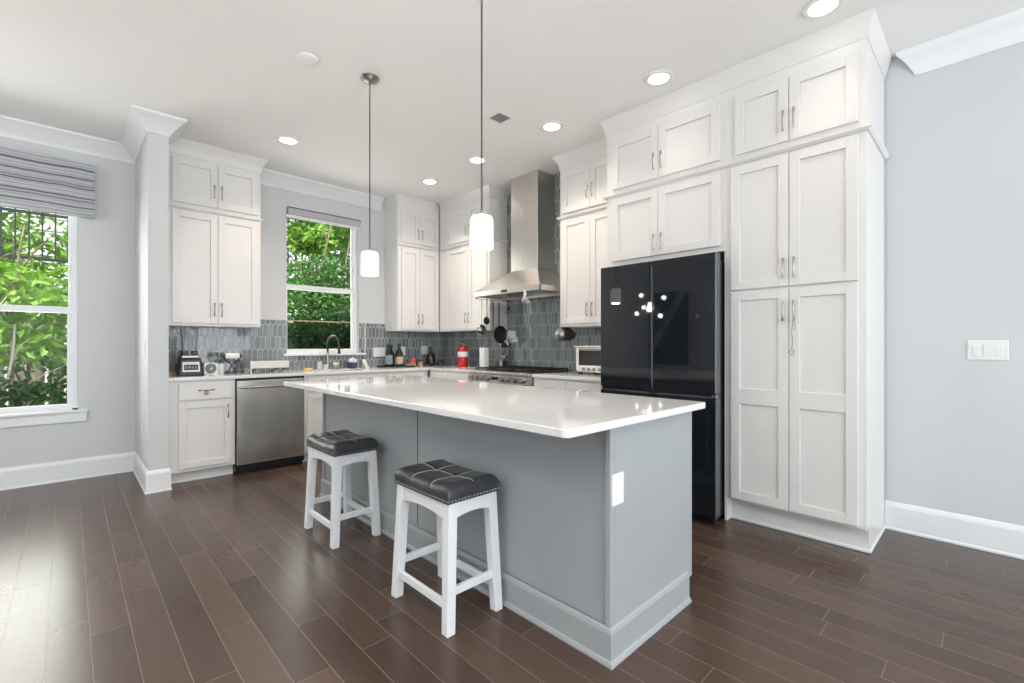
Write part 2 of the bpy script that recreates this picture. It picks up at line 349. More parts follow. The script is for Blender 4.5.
B('window_sill', M['trim'], w1, (-.97, .134, 5.595, 5.70, .595, .618), bevel=.004)
B('apron', M['trim'], w1, (-.95, .128, 5.617, 5.634, .51, .595), bevel=.003)
w2 = window('window_2', 1.705, W2[1], W2[2], W2[3], 5.445, 1.845, .065, .055, 'white sash window above the kitchen sink')
B('window_sill', M['trim'], w2, (1.70, 2.66, 5.355, 5.46, 1.068, 1.094), bevel=.004)
B('insect_screen_bar', M['wood'], w2, (1.79, 2.53, 5.512, 5.524, 1.462, 1.475))
# roman shade
rs = thing('roman_shade', 'grey striped roman shade gathered at the top of the dining window', 'window shade', (-.44, 5.6, 2.33))
bm = NB(); n = 60; X0, X1 = -.62, .616; prev = None
for i in range(n+1):
    z = .47*i/n; fold = .012*abs(math.sin(z*PI/.075)) + .018*(1-i/n)
    row = [bm.verts.new((X0+(X1-X0)*k/20, -.035-fold*(1+.25*math.sin(k*1.3+i*.2)), z + .004*math.sin(k*.7+z*9))) for k in range(21)]
    back = [bm.verts.new((X0+(X1-X0)*k/20, .03, z)) for k in (0, 20)]
    if prev:
        for k in range(20): bm.faces.new((prev[0][k], prev[0][k+1], row[k+1], row[k]))
        bm.faces.new((prev[0][0], row[0], back[0], prev[1][0])); bm.faces.new((prev[0][20], prev[1][1], back[1], row[20]))
    prev = (row, back)
obj('fabric', bm, M['stripe'], rs, smooth=60)
B('head_rail', M['trim'], rs, (-.61, .605, -.025, .03, .44, .468))
B('bottom_bar', M['stripe'], rs, (-.615, .611, -.045, -.005, -.012, .006), bevel=.004)
rl = thing('roller_shade', 'white roller shade rolled up at the top of the kitchen window', 'window shade', (2.17, 5.41, 2.612))
B('cassette', mat('shade_fabric', (.50, .475, .49), .8), rl, (-.415, .43, -.03, .03, .03, .10), bevel=.004)
B('fabric', M['white'], rl, (-.40, .41, -.003, .003, -.005, .035))
B('top_strip', M['metaldark'], rl, (-.418, .433, -.034, .03, .10, .106))
# ------------------------------------------------------------------ tile backsplash
TW, TP, TIP = .050, .134, .024
def clip(poly, x0, x1, z0, z1):
    def cl(p, f, inter):
        out = []
        for i in range(len(p)):
            a, b = p[i-1], p[i]
            if f(b):
                if not f(a): out.append(inter(a, b))
                out.append(b)
            elif f(a): out.append(inter(a, b))
        return out
    def ix(c): return lambda a, b: (c, a[1]+(b[1]-a[1])*(c-a[0])/(b[0]-a[0]))
    def iz(c): return lambda a, b: (a[0]+(b[0]-a[0])*(c-a[1])/(b[1]-a[1]), c)
    for f, g in ((lambda p: p[0] >= x0, ix(x0)), (lambda p: p[0] <= x1, ix(x1)), (lambda p: p[1] >= z0, iz(z0)), (lambda p: p[1] <= z1, iz(z1))):
        poly = cl(poly, f, g)
        if len(poly) < 3: return []
    return poly
def tiles(name, rects, parent, to3, rotfix=None):
    """rects in (u, z); to3(u, z, d) -> world"""
    bm = NB(); cl = bm.loops.layers.float_color.new('glaze')
    rnd = random.Random(3)
    u0 = min(r[0] for r in rects); u1 = max(r[1] for r in rects); z1 = max(r[3] for r in rects)
    g = .0030
    rows = int((z1-.9)/TP)+2
    for j in range(-1, rows):
        for i in range(-1, int((u1-u0)/TW)+2):
            cx = u0 + i*TW + (TW/2 if j % 2 else 0); cz = .914 + .03 + j*TP
            a = TW/2-g; h = TP/2+TIP/2-g; t = h-TIP
            pl = [(cx, cz-h), (cx+a, cz-t), (cx+a, cz+t), (cx, cz+h), (cx-a, cz+t), (cx-a, cz-t)]
            v = rnd.uniform(.72, 1.28); w = rnd.uniform(-.01, .012)
            col = (.205*v, (.235+w)*v, (.243+w)*v, 1)
            tx, tz = rnd.uniform(-.02, .02), rnd.uniform(-.02, .02)
            for r in rects:
                q = clip(pl, *r)
                if len(q) < 3: continue
                area2 = abs(sum(q[k-1][0]*q[k][1]-q[k][0]*q[k-1][1] for k in range(len(q))))
                if area2 < 1e-5: continue
                top = [bm.verts.new(to3(p[0], p[1], .010+(p[0]-cx)*tx+(p[1]-cz)*tz)) for p in q]; bot = [bm.verts.new(to3(p[0], p[1], .002)) for p in q]
                fs = [bm.faces.new(top)]
                for k in range(len(q)): fs.append(bm.faces.new((top[k-1], top[k], bot[k], bot[k-1])))
                for f in fs:
                    for lp in f.loops: lp[cl] = col
    o = obj(name, bm, M['tile'], parent)
    md = o.modifiers.new('bevel', 'BEVEL'); md.width = .0015; md.segments = 1; md.limit_method = 'ANGLE'; md.angle_limit = R(50)
    bm = NB()
    for r in rects:
        a = to3(r[0], r[2], 0); b = to3(r[1], r[3], .0065)
        box(bm, min(a[0], b[0]), max(a[0], b[0]), min(a[1], b[1]), max(a[1], b[1]), r[2], r[3])
    obj('grout', bm, M['grout'], parent)
    return o
tb = bpy.data.objects.new('trim_4', None); COL.objects.link(tb); struct(tb, 'grey picket tile backsplash on the window wall')
tiles('picket_tiles', [(.602, 1.742, .914, 1.462), (1.742, 2.585, .914, 1.068), (2.585, 3.83, .914, 1.458)], tb, lambda u, z, d: (u, YK-d, z))
B('edge_strip', M['trim'], tb, (2.655, 2.664, YK-.012, YK, 1.094, 1.462))
tb2 = bpy.data.objects.new('trim_5', None); COL.objects.link(tb2); struct(tb2, 'grey picket tile backsplash behind the range, up to the ceiling')
# u = -y so tiles run left to right
tiles('picket_tiles', [(-5.39, -4.06, .914, 1.40), (-4.06, -2.957, .914, CZ), (-2.957, -2.22, .914, 1.40)], tb2, lambda u, z, d: (XB-d, -u, z))
# ------------------------------------------------------------------ cabinets
def handle(parent, x, z, yf, length=.125, vertical=True, m=None):
    """bow pull with flared ends, standing off a front at y=yf (front faces -y)"""
    n = 12; pts = []; rad = []
    for i in range(n+1):
        t = i/n; s = (t-.5)*length; off = .012+.014*math.sin(PI*t)
        pts.append((x, yf-off, z+s) if vertical else (x+s, yf-off, z))
        rad.append(.0035+.0042*abs(2*t-1)**2.2 if t > .5 else .0038+.0022*abs(2*t-1)**2)
    bm = NB(); tube(bm, pts, rad, 8)
    for s in (-.38, .38):
        p = (x, yf, z+s*length) if vertical else (x+s*length, yf, z); q = (p[0], yf-.021, p[2]); tube(bm, [p, q], .0035, 8)
    o = obj('handle', bm, m or M['chrome'], parent, smooth=60); o['label'] = 'polished nickel pull'; return o
def shaker(name, parent, x0, x1, z0, z1, yf, m, st=.058, t=.02, mids=(), hd=None, slab=False):
    """door or drawer front whose back is at yf, front at yf-t"""
    bm = NB(); f0, f1 = yf-t, yf
    if slab: box(bm, x0, x1, f0, f1, z0, z1)
    else:
        box(bm, x0, x0+st, f0, f1, z0, z1); box(bm, x1-st, x1, f0, f1, z0, z1)
        zs = [z0] + [c for c in mids] + [z1]
        box(bm, x0+st, x1-st, f0, f1, z0, z0+st); box(bm, x0+st, x1-st, f0, f1, z1-st, z1)
        for c in mids: box(bm, x0+st, x1-st, f0, f1, c-st*.9, c+st*.9)
        box(bm, x0+st, x1-st, f0+.011, f1, z0+st, z1-st)
    o = obj(name, bm, m, parent, bevel=.0018)
    if hd:
        for h in hd: handle(o, *h)
    return o
def carcass(parent, W, D, z0, z1, m, kick=0., kd=.08):
    bm = NB(); box(bm, 0, W, 0, D, z0+kick, z1)
    if kick: box(bm, .0, W, kd, D, 0, z0+kick)
    return obj('case', bm, m, parent, bevel=.0015)
CM = M['cab']
SCROWN = [(0, -.13), (.006, -.13), (.010, -.085), (.018, -.068), (.034, -.040), (.046, -.022), (.053, -.012), (.056, -.001), (0, -.001)]
BCROWN = [(0, -.130), (.005, -.130), (.007, -.108), (.013, -.088), (.022, -.056), (.031, -.030), (.036, -.016), (.039, -.001), (0, -.001)]
LEDGE = [(0, -.020), (.010, -.020), (.020, -.011), (.025, -.006), (.025, .007), (0, .007)]
def moulding(name, parent, path, prof, z, side=1):
    bm = NB(); sweep(bm, path, prof_at(prof, z), side); return obj(name, bm, CM, parent, smooth=30)
def updoors(t, xs, z0, z1, hz, yf=0, lower=True):
    """pair of doors xs=(x0,xmid,x1)"""
    g = .002
    shaker('door', t, xs[0], xs[1]-g, z0, z1, yf, CM, hd=[(xs[1]-.030, hz, yf-.02)])
    shaker('door', t, xs[1]+g, xs[2], z0, z1, yf, CM, hd=[(xs[1]+.030, hz, yf-.02)])
def wallcab(lab_low, lab_top, loc, rot, W, D, xs, low, top, split, crown, paths, hz_low, hz_top, z_bottom, grp=None):
    a = thing('wall_cabinet', lab_low, 'cabinet', loc, rot); carcass(a, W, D, z_bottom, split-.001, CM)
    updoors(a, xs, low[0], low[1], hz_low)
    b = thing('wall_cabinet', lab_top, 'cabinet', loc, rot); carcass(b, W, D, split, CZ-.002, CM)
    updoors(b, xs, top[0], top[1], hz_top)
    moulding('ledge_moulding', b, paths, LEDGE, split, -1); moulding('crown_moulding', b, paths, crown, CZ, -1)
    return a, b
# left of the window (wall A)
wallcab('white two-door wall cabinet hanging over the food blender, left of the window', 'short white wall cabinet at the ceiling, above the cabinet over the food blender',
        (.602, 5.08, 0), 0, .793, .32, (.071, .422, .765), (1.392, 2.405), (2.478, 2.88), 2.44, SCROWN,
        [(0, 0), (.793, 0), (.793, .32)], 1.52, 2.62, 1.365)
# right of the window, in the corner
wallcab('white two-door wall cabinet in the corner, facing the room beside the window', 'short white wall cabinet at the ceiling in the corner, nearer the window',
        (2.935, 5.08, 0), 0, .615, .32, (.045, .305, .595), (1.385, 2.40), (2.47, 2.87), 2.44, SCROWN,
        [(0, .32), (0, 0), (.536, 0)], 1.52, 2.59, 1.365)
# wall B: local x runs toward -y
wallcab('white two-door wall cabinet in the corner, left of the range hood', 'short white wall cabinet at the ceiling, left of the range hood',
        (3.545, 5.065, 0), -PI/2, 1.005, .285, (.185, .62, .970), (1.385, 2.40), (2.47, 2.87), 2.44, SCROWN,
        [(.062, 0), (1.005, 0), (1.005, .285)], 1.52, 2.59, 1.365)
wallcab('white two-door wall cabinet between the range hood and the refrigerator', 'short white wall cabinet at the ceiling, right of the range hood',
        (3.505, 2.957, 0), -PI/2, .742, .33, (.04, .375, .715), (1.395, 2.40), (2.47, 2.87), 2.44, SCROWN,
        [(0, .33), (0, 0), (.70, 0)], 1.52, 2.62, 1.365)
# over the refrigerator
wallcab('white two-door cabinet directly above the black refrigerator', 'short white cabinet at the ceiling, upper of the two above the refrigerator',
        (3.22, 2.212, 0), -PI/2, .95, .60, (.06, .468, .925), (1.868, 2.372), (2.452, 2.842), 2.412, BCROWN,
        [(0, .28), (0, 0), (.95, 0)], 1.965, 2.575, 1.83)
# pantry
pt = thing('pantry_cabinet', 'tall white pantry cabinet with four long doors, right of the refrigerator', 'cabinet', (3.22, 1.262, 0), -PI/2)
bm = NB(); Wp = .777
box(bm, 0, Wp, 0, .605, .15, 2.388); box(bm, 0, Wp, .085, .605, 0, .15); box(bm, 0, .018, .0, .60, 0, .15)
obj('case', bm, CM, pt, bevel=.0015)
B('kick_shoe', M['trim'], pt, (.018, Wp+.008, .073, .085, 0, .018), (Wp, Wp+.008, .085, .59, 0, .018), bevel=.003)
g = .002
for (x0, x1, hx) in ((.048, .394-g, .394-.03), (.394+g, .74, .394+.03)):
    shaker('door', pt, x0, x1, .168, 1.540, 0, CM, mids=(.853,), hd=[(hx, 1.40, -.02)])
    shaker('door', pt, x0, x1, 1.556, 2.374, 0, CM, hd=[(hx, 1.665, -.02)])
ptt = thing('wall_cabinet', 'short white cabinet at the ceiling, on top of the tall pantry', 'cabinet', (3.22, 1.262, 0), -PI/2)
carcass(ptt, Wp, .605, 2.389, CZ-.002, CM); updoors(ptt, (.075, .394, .74), 2.452, 2.842, 2.575)
moulding('ledge_moulding', ptt, [(0, 0), (Wp, 0), (Wp, .605)], LEDGE, 2.412, -1); moulding('crown_moulding', ptt, [(0, 0), (Wp, 0), (Wp, .605)], BCROWN, CZ, -1)
# left end panel of the refrigerator bay
tag(B('end_panel', CM, None, (3.24, 3.83, 2.194, 2.211, 0, 1.829)), 'white upright panel on the left side of the refrigerator bay', 'panel')
# base cabinets wall A
def basecab(label, loc, rot, W, D, drawers, doors, kick=.1, shoe=True, hollow=False):
    t = thing('base_cabinet', label, 'cabinet', loc, rot); bm = NB()
    box(bm, 0, W, .07, D, 0, kick)
    if hollow: box(bm, 0, W, 0, D, kick, kick+.02); box(bm, 0, .018, .02, D, kick+.02, .883); box(bm, W-.018, W, .02, D, kick+.02, .883); box(bm, 0, W, 0, .02, kick+.02, .883)
    else: box(bm, 0, W, 0, D, kick, .883)
    obj('case', bm, CM, t, bevel=.0015)
    if shoe: B('kick_shoe', M['trim'], t, (0, W, .058, .07, 0, .018), bevel=.003)
    for d in drawers: shaker('drawer', t, d[0], d[1], d[2], d[3], 0, CM, slab=True, hd=[((d[0]+d[1])/2, (d[2]+d[3])/2+.01, -.02, .12, False)] if d[4] else None)
    for d in doors: shaker('door', t, d[0], d[1], d[2], d[3], 0, CM, hd=[(d[4], d[5], -.02)])
    return t
basecab('white base cabinet with one drawer and one door, left of the dishwasher', (.602, 4.80, 0), 0, .502, .58, [(.079, .472, .715, .858, True)], [(.079, .472, .13, .70, .442, .60)])
basecab('white sink base cabinet under the window, right of the dishwasher', (1.718, 4.80, 0), 0, .90, .58, [(.03, .445, .715, .858, False), (.455, .87, .715, .858, False)], [(.03, .447, .13, .70, .417, .60), (.453, .87, .13, .70, .483, .60)], hollow=True)
basecab('white corner base cabinet to the right of the sink base', (2.62, 4.80, 0), 0, .57, .58, [(.03, .52, .715, .858, True)], [(.03, .52, .13, .70, .06, .60)])
basecab('white base cabinet between the corner and the range', (3.20, 4.78, 0), -PI/2, .80, .62, [(.03, .395, .715, .858, True), (.405, .77, .715, .858, True)], [(.03, .397, .13, .70, .367, .60), (.403, .77, .13, .70, .433, .60)])
basecab('white base cabinet between the range and the refrigerator', (3.21, 3.035, 0), -PI/2, .82, .61, [(.03, .405, .715, .858, True), (.415, .79, .715, .858, True)], [(.03, .407, .13, .70, .377, .60), (.413, .79, .13, .70, .443, .60)])
# drawer lock strap hanging from the drawer handle
T('strap', M['metaldark'], tag(bpy.data.objects.new('drawer_strap', None), 'dark strap looped on the drawer pull left of the dishwasher', 'strap'),
  [(0, 0, .01), (-.012, -.004, -.01), (-.004, -.006, -.035), (.008, -.004, -.03), (.012, 0, .008)], .004, 6)
st = bpy.data.objects['drawer_strap']; COL.objects.link(st); st.location = (.874, 4.748, .79)
# dishwasher
dw = thing('dishwasher', 'stainless steel dishwasher with bar handle under the counter', 'dishwasher', (1.106, 4.80, 0))
B('body', M['black'], dw, (0, .61, .0, .56, .03, .880)); B('kick_plate', M['black'], dw, (.0, .61, .045, .06, 0, .085))
B('door', M['steel'], dw, (.008, .602, -.032, 0, .088, .862), bevel=.004, seg=2)
T('handle', M['nickel'], dw, [(.03, -.075, .80), (.58, -.075, .80)], .011, 12)
B('handle_bracket', M['black'], dw, (.03, .05, -.075, -.03, .79, .81), bevel=.003); B('handle_bracket', M['black'], dw, (.56, .58, -.075, -.03, .79, .81), bevel=.003)
# worktops
wt = thing('countertop', 'long white quartz countertop under the window, turning the corner to the range', 'countertop', (0, 0, .884))
B('slab', M['counter'], wt, (.602, 1.86, 4.765, 5.39, 0, .03), (2.46, 3.829, 4.765, 5.39, 0, .03), (1.86, 2.46, 4.765, 4.88, 0, .03), (1.86, 2.46, 5.24, 5.39, 0, .03), (3.18, 3.829, 3.975, 4.765, 0, .03), bevel=.002)
ct2 = B('countertop', M['counter'], None, (3.18, 3.829, 2.215, 3.032, .884, .914), bevel=.002); tag(ct2, 'short white quartz countertop between range and refrigerator', 'countertop')
sk = thing('sink', 'undermount stainless steel sink below the kitchen window', 'sink', (2.16, 5.06, .884))
B('basin', M['steel'], sk, (-.30, .30, -.18, .18, -.20, -.19), (-.30, -.292, -.18, .18, -.19, 0), (.292, .30, -.18, .18, -.19, 0), (-.30, .30, -.18, -.172, -.19, 0), (-.30, .30, .172, .18, -.19, 0))
L('drain', M['chrome'], sk, [(0, 0), (.04, 0), (.045, .004), (0, .004)], c=(0, 0, -.188))
# ------------------------------------------------------------------ island
isl = thing('kitchen_island', 'long grey kitchen island base with panelled sides', 'kitchen island', (0, 0, 0))
IX0, IX1, IY0, IY1 = 1.455, 2.13, .985, 3.67
IM = M['island']
B('side_panel', IM, isl, (IX0+.012, IX1-.03, IY0+.02, IY1-.02, .0, .884))
B('end_panel', IM, isl, (IX0+.03, IX1, IY0, IY0+.019, .10, .884), (IX0+.03, IX1-.055, IY0, IY0+.019, 0, .10), bevel=.0012)
B('end_panel', IM, isl, (IX0+.03, IX1, IY1-.019, IY1, .10, .884), (IX0+.03, IX1-.055, IY1-.019, IY1, 0, .10), bevel=.0012)
B('corner_post', IM, isl, (IX0-.002, IX0+.029, IY0-.002, IY0+.022, 0, .884), bevel=.0025)
B('corner_post', IM, isl, (IX0-.002, IX0+.029, IY1-.022, IY1+.002, 0, .884), bevel=.0025)
B('panel_joint', M['gap'], isl, (IX0+.0108, IX0+.0125, 2.312, 2.317, .15, .884))
IB = [(0, 0), (.022, 0), (.022, .008), (.017, .020), (.012, .022), (.012, .118), (.008, .132), (0, .138)]
bm = NB(); sweep(bm, [(IX1-.05, IY0), (IX0, IY0), (IX0, IY1), (IX1-.05, IY1)], IB, 1); obj('baseboard', bm, IM, isl, bevel=.001)
B('case', IM, isl, (IX1-.032, IX1-.02, IY0+.02, IY1-.02, .10, .884))
for k in range(4):   # doors and drawers on the working side
    a = IY0+.05+k*.647; b = a+.63
    t = bpy.data.objects.new('front', None)
    bm = NB(); box(bm, IX1-.02, IX1, a, b, .12, .69); box(bm, IX1-.004, IX1+.0, a+.001, b-.001, .121, .689); obj('door', bm, IM, isl, bevel=.002)
    bm = NB(); box(bm, IX1-.02, IX1, a, b, .705, .86); obj('drawer', bm, IM, isl, bevel=.002)
    bpy.data.objects.remove(t)
op = B('outlet_plate', M['white'], isl, (1.462, 1.54, IY0-.006, IY0, .585, .705), bevel=.003); op['label'] = 'white outlet plate'
B('socket', M['white'], op, (1.486, 1.516, IY0-.008, IY0-.006, .652, .685), (1.486, 1.516, IY0-.008, IY0-.006, .605, .638), bevel=.002)
itop = B('island_countertop', M['quartz'], None, (1.165, 2.225, .953, 3.70, .885, .915)); tag(itop, 'large white quartz slab on top of the grey island', 'countertop')
md = itop.modifiers.new('bevel', 'BEVEL'); md.width = .004; md.segments = 2
me = itop.data; bm = bmesh.new(); bm.from_mesh(me)
ed = [e for e in bm.edges if abs(e.verts[0].co.z-e.verts[1].co.z) > .01]
bmesh.ops.bevel(bm, geom=ed, offset=.025, segments=5, affect='EDGES', profile=.5); bm.to_mesh(me); bm.free()
# ------------------------------------------------------------------ stools
def make_stool(label):
    t = thing('counter_stool', label, 'stool', (1.255, 1.757, 0), 0, 'white stools with dark tufted seats along the island')
    hx, hy, tz = .132, .207, .535      # outer half sizes at the top
    fx, fy = .154, .226                # outer half sizes at the floor
    w = .046
    SM = M['stoolwhite']
    for sx in (-1, 1):
        for sy in (-1, 1):
            def q(ox, oy, z, ww): return [(sx*(ox-a), sy*(oy-b), z) for a, b in ((0, 0), (ww, 0), (ww, ww), (0, ww))]
            bm = NB(); hexa(bm, q(fx, fy, 0, w*.92), q(hx, hy, tz, w)); obj('leg', bm, SM, t, bevel=.003)
    def at(z): k = z/tz; return fx+(hx-fx)*k, fy+(hy-fy)*k
    # aprons with arched lower edge
    for sy in (-1, 1):
        bm = NB(); ex, ey = at(.51); n = 10; y1 = sy*(ey-.006); y0 = sy*(ey-.028); prev = None
        for i in range(n+1):
            s = -1+2*i/n; x = s*(ex-.03); zb = .462+.016*(1-s*s)
            c = [bm.verts.new(p) for p in ((x, y0, zb), (x, y1, zb), (x, y1, tz), (x, y0, tz))]
            if prev:
                for k in range(4): bm.faces.new((prev[k], prev[(k+1) % 4], c[(k+1) % 4], c[k]))
            prev = c
        obj('apron', bm, SM, t)
    for sx in (-1, 1):
        bm = NB(); ex, ey = at(.51); n = 14; x1 = sx*(ex-.006); x0 = sx*(ex-.028); prev = None
        for i in range(n+1):
            s = -1+2*i/n; y = s*(ey-.03); zb = .456+.022*(1-s*s)
            c = [bm.verts.new(p) for p in ((x0, y, zb), (x1, y, zb), (x1, y, tz), (x0, y, tz))]
            if prev:
                for k in range(4): bm.faces.new((prev[k], prev[(k+1) % 4], c[(k+1) % 4], c[k]))
            prev = c
        obj('apron', bm, SM, t)
    for sy in (-1, 1):
        ex, ey = at(.165); B('stretcher', SM, t, (-ex+.03, ex-.03, sy*(ey-.02)-.010, sy*(ey-.02)+.010, .150, .183), bevel=.002)
    for sx in (-1, 1):
        ex, ey = at(.11); B('stretcher', SM, t, (sx*(ex-.02)-.010, sx*(ex-.02)+.010, -ey+.03, ey-.03, .095, .128), bevel=.002)
    # cushion
    CX, CY = .143, .217; z0 = tz
    def top(x, y):
        u, v = abs(x)/CX, abs(y)/CY
        e = (1-max(0, (u-.62)/.38)**2.6)*(1-max(0, (v-.76)/.24)**2.6)
        seam = min(abs(x), abs(abs(y)-.075))
        gr = .0035*math.exp(-(seam/.010)**2)
        tuft = sum(.006*math.exp(-((x)**2+(abs(y)-.075)**2)/.0007) for _ in (0,))
        return z0+.028+.040*max(e, 0)**.5+.014*v*v-gr-tuft
    bm = NB(); nx, ny = 40, 60; G = []
    for i in range(nx+1):
        G.append([bm.verts.new((-CX+2*CX*i/nx, -CY+2*CY*j/ny, top(-CX+2*CX*i/nx, -CY+2*CY*j/ny))) for j in range(ny+1)])
    for i in range(nx):
        for j in range(ny): bm.faces.new((G[i][j], G[i+1][j], G[i+1][j+1], G[i][j+1]))
    rim = [G[i][0] for i in range(nx)] + [G[nx][j] for j in range(ny)] + [G[i][ny] for i in range(nx, 0, -1)] + [G[0][j] for j in range(ny, 0, -1)]
    low = [bm.verts.new((v.co.x*.985, v.co.y*.985, z0)) for v in rim]; k = len(rim)
    for i in range(k): bm.faces.new((rim[i], rim[(i+1) % k], low[(i+1) % k], low[i]))
    bm.faces.new(low[::-1])
    cu = obj('seat_cushion', bm, M['leather'], t, smooth=70)
    cu['label'] = 'charcoal leather saddle cushion with stitched seams'
    bm = NB()
    pr = lambda f: [f(s) for s in [-.93+1.86*i/24 for i in range(25)]]
    tube(bm, pr(lambda s: (0, s*CY, top(0, s*CY)+.001)), .0018, 6)
    for yy in (-.075, .075): tube(bm, pr(lambda s: (s*CX, yy, top(s*CX, yy)+.001)), .0018, 6)
    obj('piping', bm, M['piping'], cu)
    bm = NB(); sp = .017
    for i in range(int(2*CX/sp)+1):
        for sy in (-1, 1): sphere(bm, (-CX+.006+i*sp, sy*CY*.99, z0+.010), .0058, 6)
    for j in range(int(2*CY/sp)):
        for sx in (-1, 1): sphere(bm, (sx*CX*.99, -CY+.010+j*sp, z0+.010), .0058, 6)
    nh = obj('nailhead_trim', bm, M['nail'], cu); nh['kind'] = 'stuff'
    return t
s1 = make_stool('nearer white counter stool with charcoal leather seat, in front of the island')
s1.location = (1.262, 1.755, 0)
dup(s1, (1.264, 2.882, 0), 0, 'farther white counter stool with charcoal leather seat, toward the dishwasher')
# ------------------------------------------------------------------ refrigerator
fr = thing('refrigerator', 'large black glass four-door refrigerator between pantry and counter', 'refrigerator', (3.02, 2.135, 0), -PI/2)
FW = .897
B('body', M['black'], fr, (.020, FW-.035, .085, .77, .03, 1.765), bevel=.004)
B('foot_grille', M['black'], fr, (.02, FW-.035, .06, .12, 0, .055))
def fdoor(x0, x1, z0, z1, lab):
    d = B('door', M['fridge'], fr, (x0, x1, 0, .010, z0, z1), bevel=.002); d['label'] = lab
    B('door_liner', M['fridge_side'], d, (x0, x1, .010, .078, z0, z1), bevel=.003)
    return d
mid = .447
d1 = fdoor(.002, mid-.0025, .868, 1.792, 'upper left black glass door'); d2 = fdoor(mid+.0025, FW-.002, .868, 1.792, 'upper right black glass door')
fdoor(.002, mid-.0025, .060, .841, 'lower left black glass door'); fdoor(mid+.0025, FW-.002, .060, .841, 'lower right black glass door')
B('handle_recess', M['black'], fr, (.006, FW-.006, .02, .08, .842, .867))
B('handle_trim', M['nickel'], fr, (.03, mid-.03, .004, .018, .8422, .849), (mid+.03, FW-.03, .004, .018, .8422, .849))
B('hinge_cover', M['nickel'], fr, (FW-.10, FW-.04, .079, .16, 1.766, 1.785), bevel=.006); B('hinge_cover', M['nickel'], fr, (.03, .08, .079, .16, 1.766, 1.785), bevel=.006)
B('corner_cap', M['nickel'], fr, (FW-.03, FW+.002, .006, .05, .844, .864), bevel=.002)
B('sensor', M['black'], d2, (FW-.13, FW-.105, -.0012, 0, 1.37, 1.395))
# ------------------------------------------------------------------ range hood
hd = thing('range_hood', 'tall stainless steel chimney range hood on the tiled wall', 'range hood', (3.829, 3.515, 0), -PI/2)
# local x centred, local y: 0 at wall, negative toward room
HWW = .505; HD = .56; CWW = .203; CD = .268; hb = 1.725
bm = NB(); box(bm, -CWW, CWW, -CD, 0, 2.005, CZ-.002); obj('chimney', bm, M['steelh'], hd, bevel=.003)
B('chimney_upper_sleeve', M['steelh'], hd, (-CWW+.004, CWW-.004, -CD+.004, -.002, 2.0, 2.01))
bm = NB()
hexa(bm, [(-HWW, -HD, hb+.052), (HWW, -HD, hb+.052), (HWW, 0, hb+.052), (-HWW, 0, hb+.052)], [(-CWW, -CD, 2.006), (CWW, -CD, 2.006), (CWW, 0, 2.006), (-CWW, 0, 2.006)])
obj('canopy', bm, M['steelh'], hd, bevel=.002)
B('canopy_lip', M['steelh'], hd, (-HWW, HWW, -HD, -HD+.012, hb, hb+.052), (-HWW, -HWW+.012, -HD, 0, hb, hb+.052), (HWW-.012, HWW, -HD, 0, hb, hb+.052), (-HWW, HWW, -.012, 0, hb, hb+.052), bevel=.0015)
B('filter', M['steel'], hd, (-HWW+.02, -.003, -HD+.03, -.02, hb+.02, hb+.03), bevel=.002); B('filter', M['steel'], hd, (.003, HWW-.02, -HD+.03, -.02, hb+.02, hb+.03), bevel=.002)
B('control_panel', M['black'], hd, (-.045, .045, -HD-.002, -HD, hb+.012, hb+.040))
rail = T('utensil_rail', M['nickel'], hd, [(-HWW+.010, -HD+.02, hb-.018), (-HWW+.010, -.03, hb-.018)], .004, 8)
B('rail_bracket', M['nickel'], hd, (-HWW+.004, -HWW+.016, -HD+.03, -HD+.04, hb-.02, hb), (-HWW+.004, -HWW+.016, -.06, -.05, hb-.02, hb))
# things hanging at the left side of the hood (plane y = 3.942)
HYp = 4.016; HZ = hb-.018
def hook(t): T('hook', M['nickel'], t, [(0, 0, .010), (.006, 0, .004), (.004, 0, -.010), (0, 0, -.026)], .002, 6)
def dish(t, name, m, r, zc, depth=.5, th=.003, ax='y', ycenter=0):
    prof = [(r*math.sin(a), -depth*r*math.cos(a)) for a in [PI/2*i/6 for i in range(7)]]
    prof2 = [((r-th)*math.sin(a), -depth*(r-th)*math.cos(a)) for a in [PI/2*i/6 for i in range(6, -1, -1)]]
    return L(name, m, t, prof+prof2, 20, (0, ycenter, zc), ax)
ld = thing('ladle', 'steel ladle hanging leftmost from the hood rail', 'ladle', (3.385, HYp, HZ)); hook(ld)
T('handle', M['chrome'], ld, [(0, 0, -.02), (.002, -.004, -.10), (0, 0, -.24), (0, .002, -.29)], [.005, .0035, .003, .003], 8); dish(ld, 'bowl', M['chrome'], .064, -.345, .6)
ld = thing('skimmer', 'dark slotted spoon hanging on the hood rail beside the steel ladle', 'spoon', (3.46, HYp, HZ)); hook(ld)
T('handle', M['nickel'], ld, [(0, 0, -.02), (0, -.003, -.10), (0, 0, -.20)], [.006, .004, .003], 8); dish(ld, 'bowl', M['pan'], .046, -.24, .35)
ld = thing('carving_knife', 'black handled steel carving tool hanging left of the frying pan', 'knife', (3.56, HYp, HZ)); hook(ld)
B('handle', M['black'], ld, (-.009, .009, -.006, .006, -.12, -.022), bevel=.004); B('blade', M['chrome'], ld, (-.014, .012, -.001, .001, -.33, -.12))
fp = thing('frying_pan', 'small dark frying pan hanging from the hood rail', 'frying pan', (3.65, HYp, HZ)); hook(fp)
B('handle', M['pan'], fp, (-.009, .009, -.009, -.001, -.30, -.022), bevel=.003)
L('pan_body', M['pan'], fp, [(0, .0), (.078, .0), (.104, -.032), (.101, -.032), (.076, -.003), (0, -.003)], 28, (0, 0, -.395), 'y')
ms = thing('measuring_spoons', 'set of steel measuring spoons hanging right of the frying pan', 'measuring spoons', (3.79, HYp, HZ)); hook(ms)
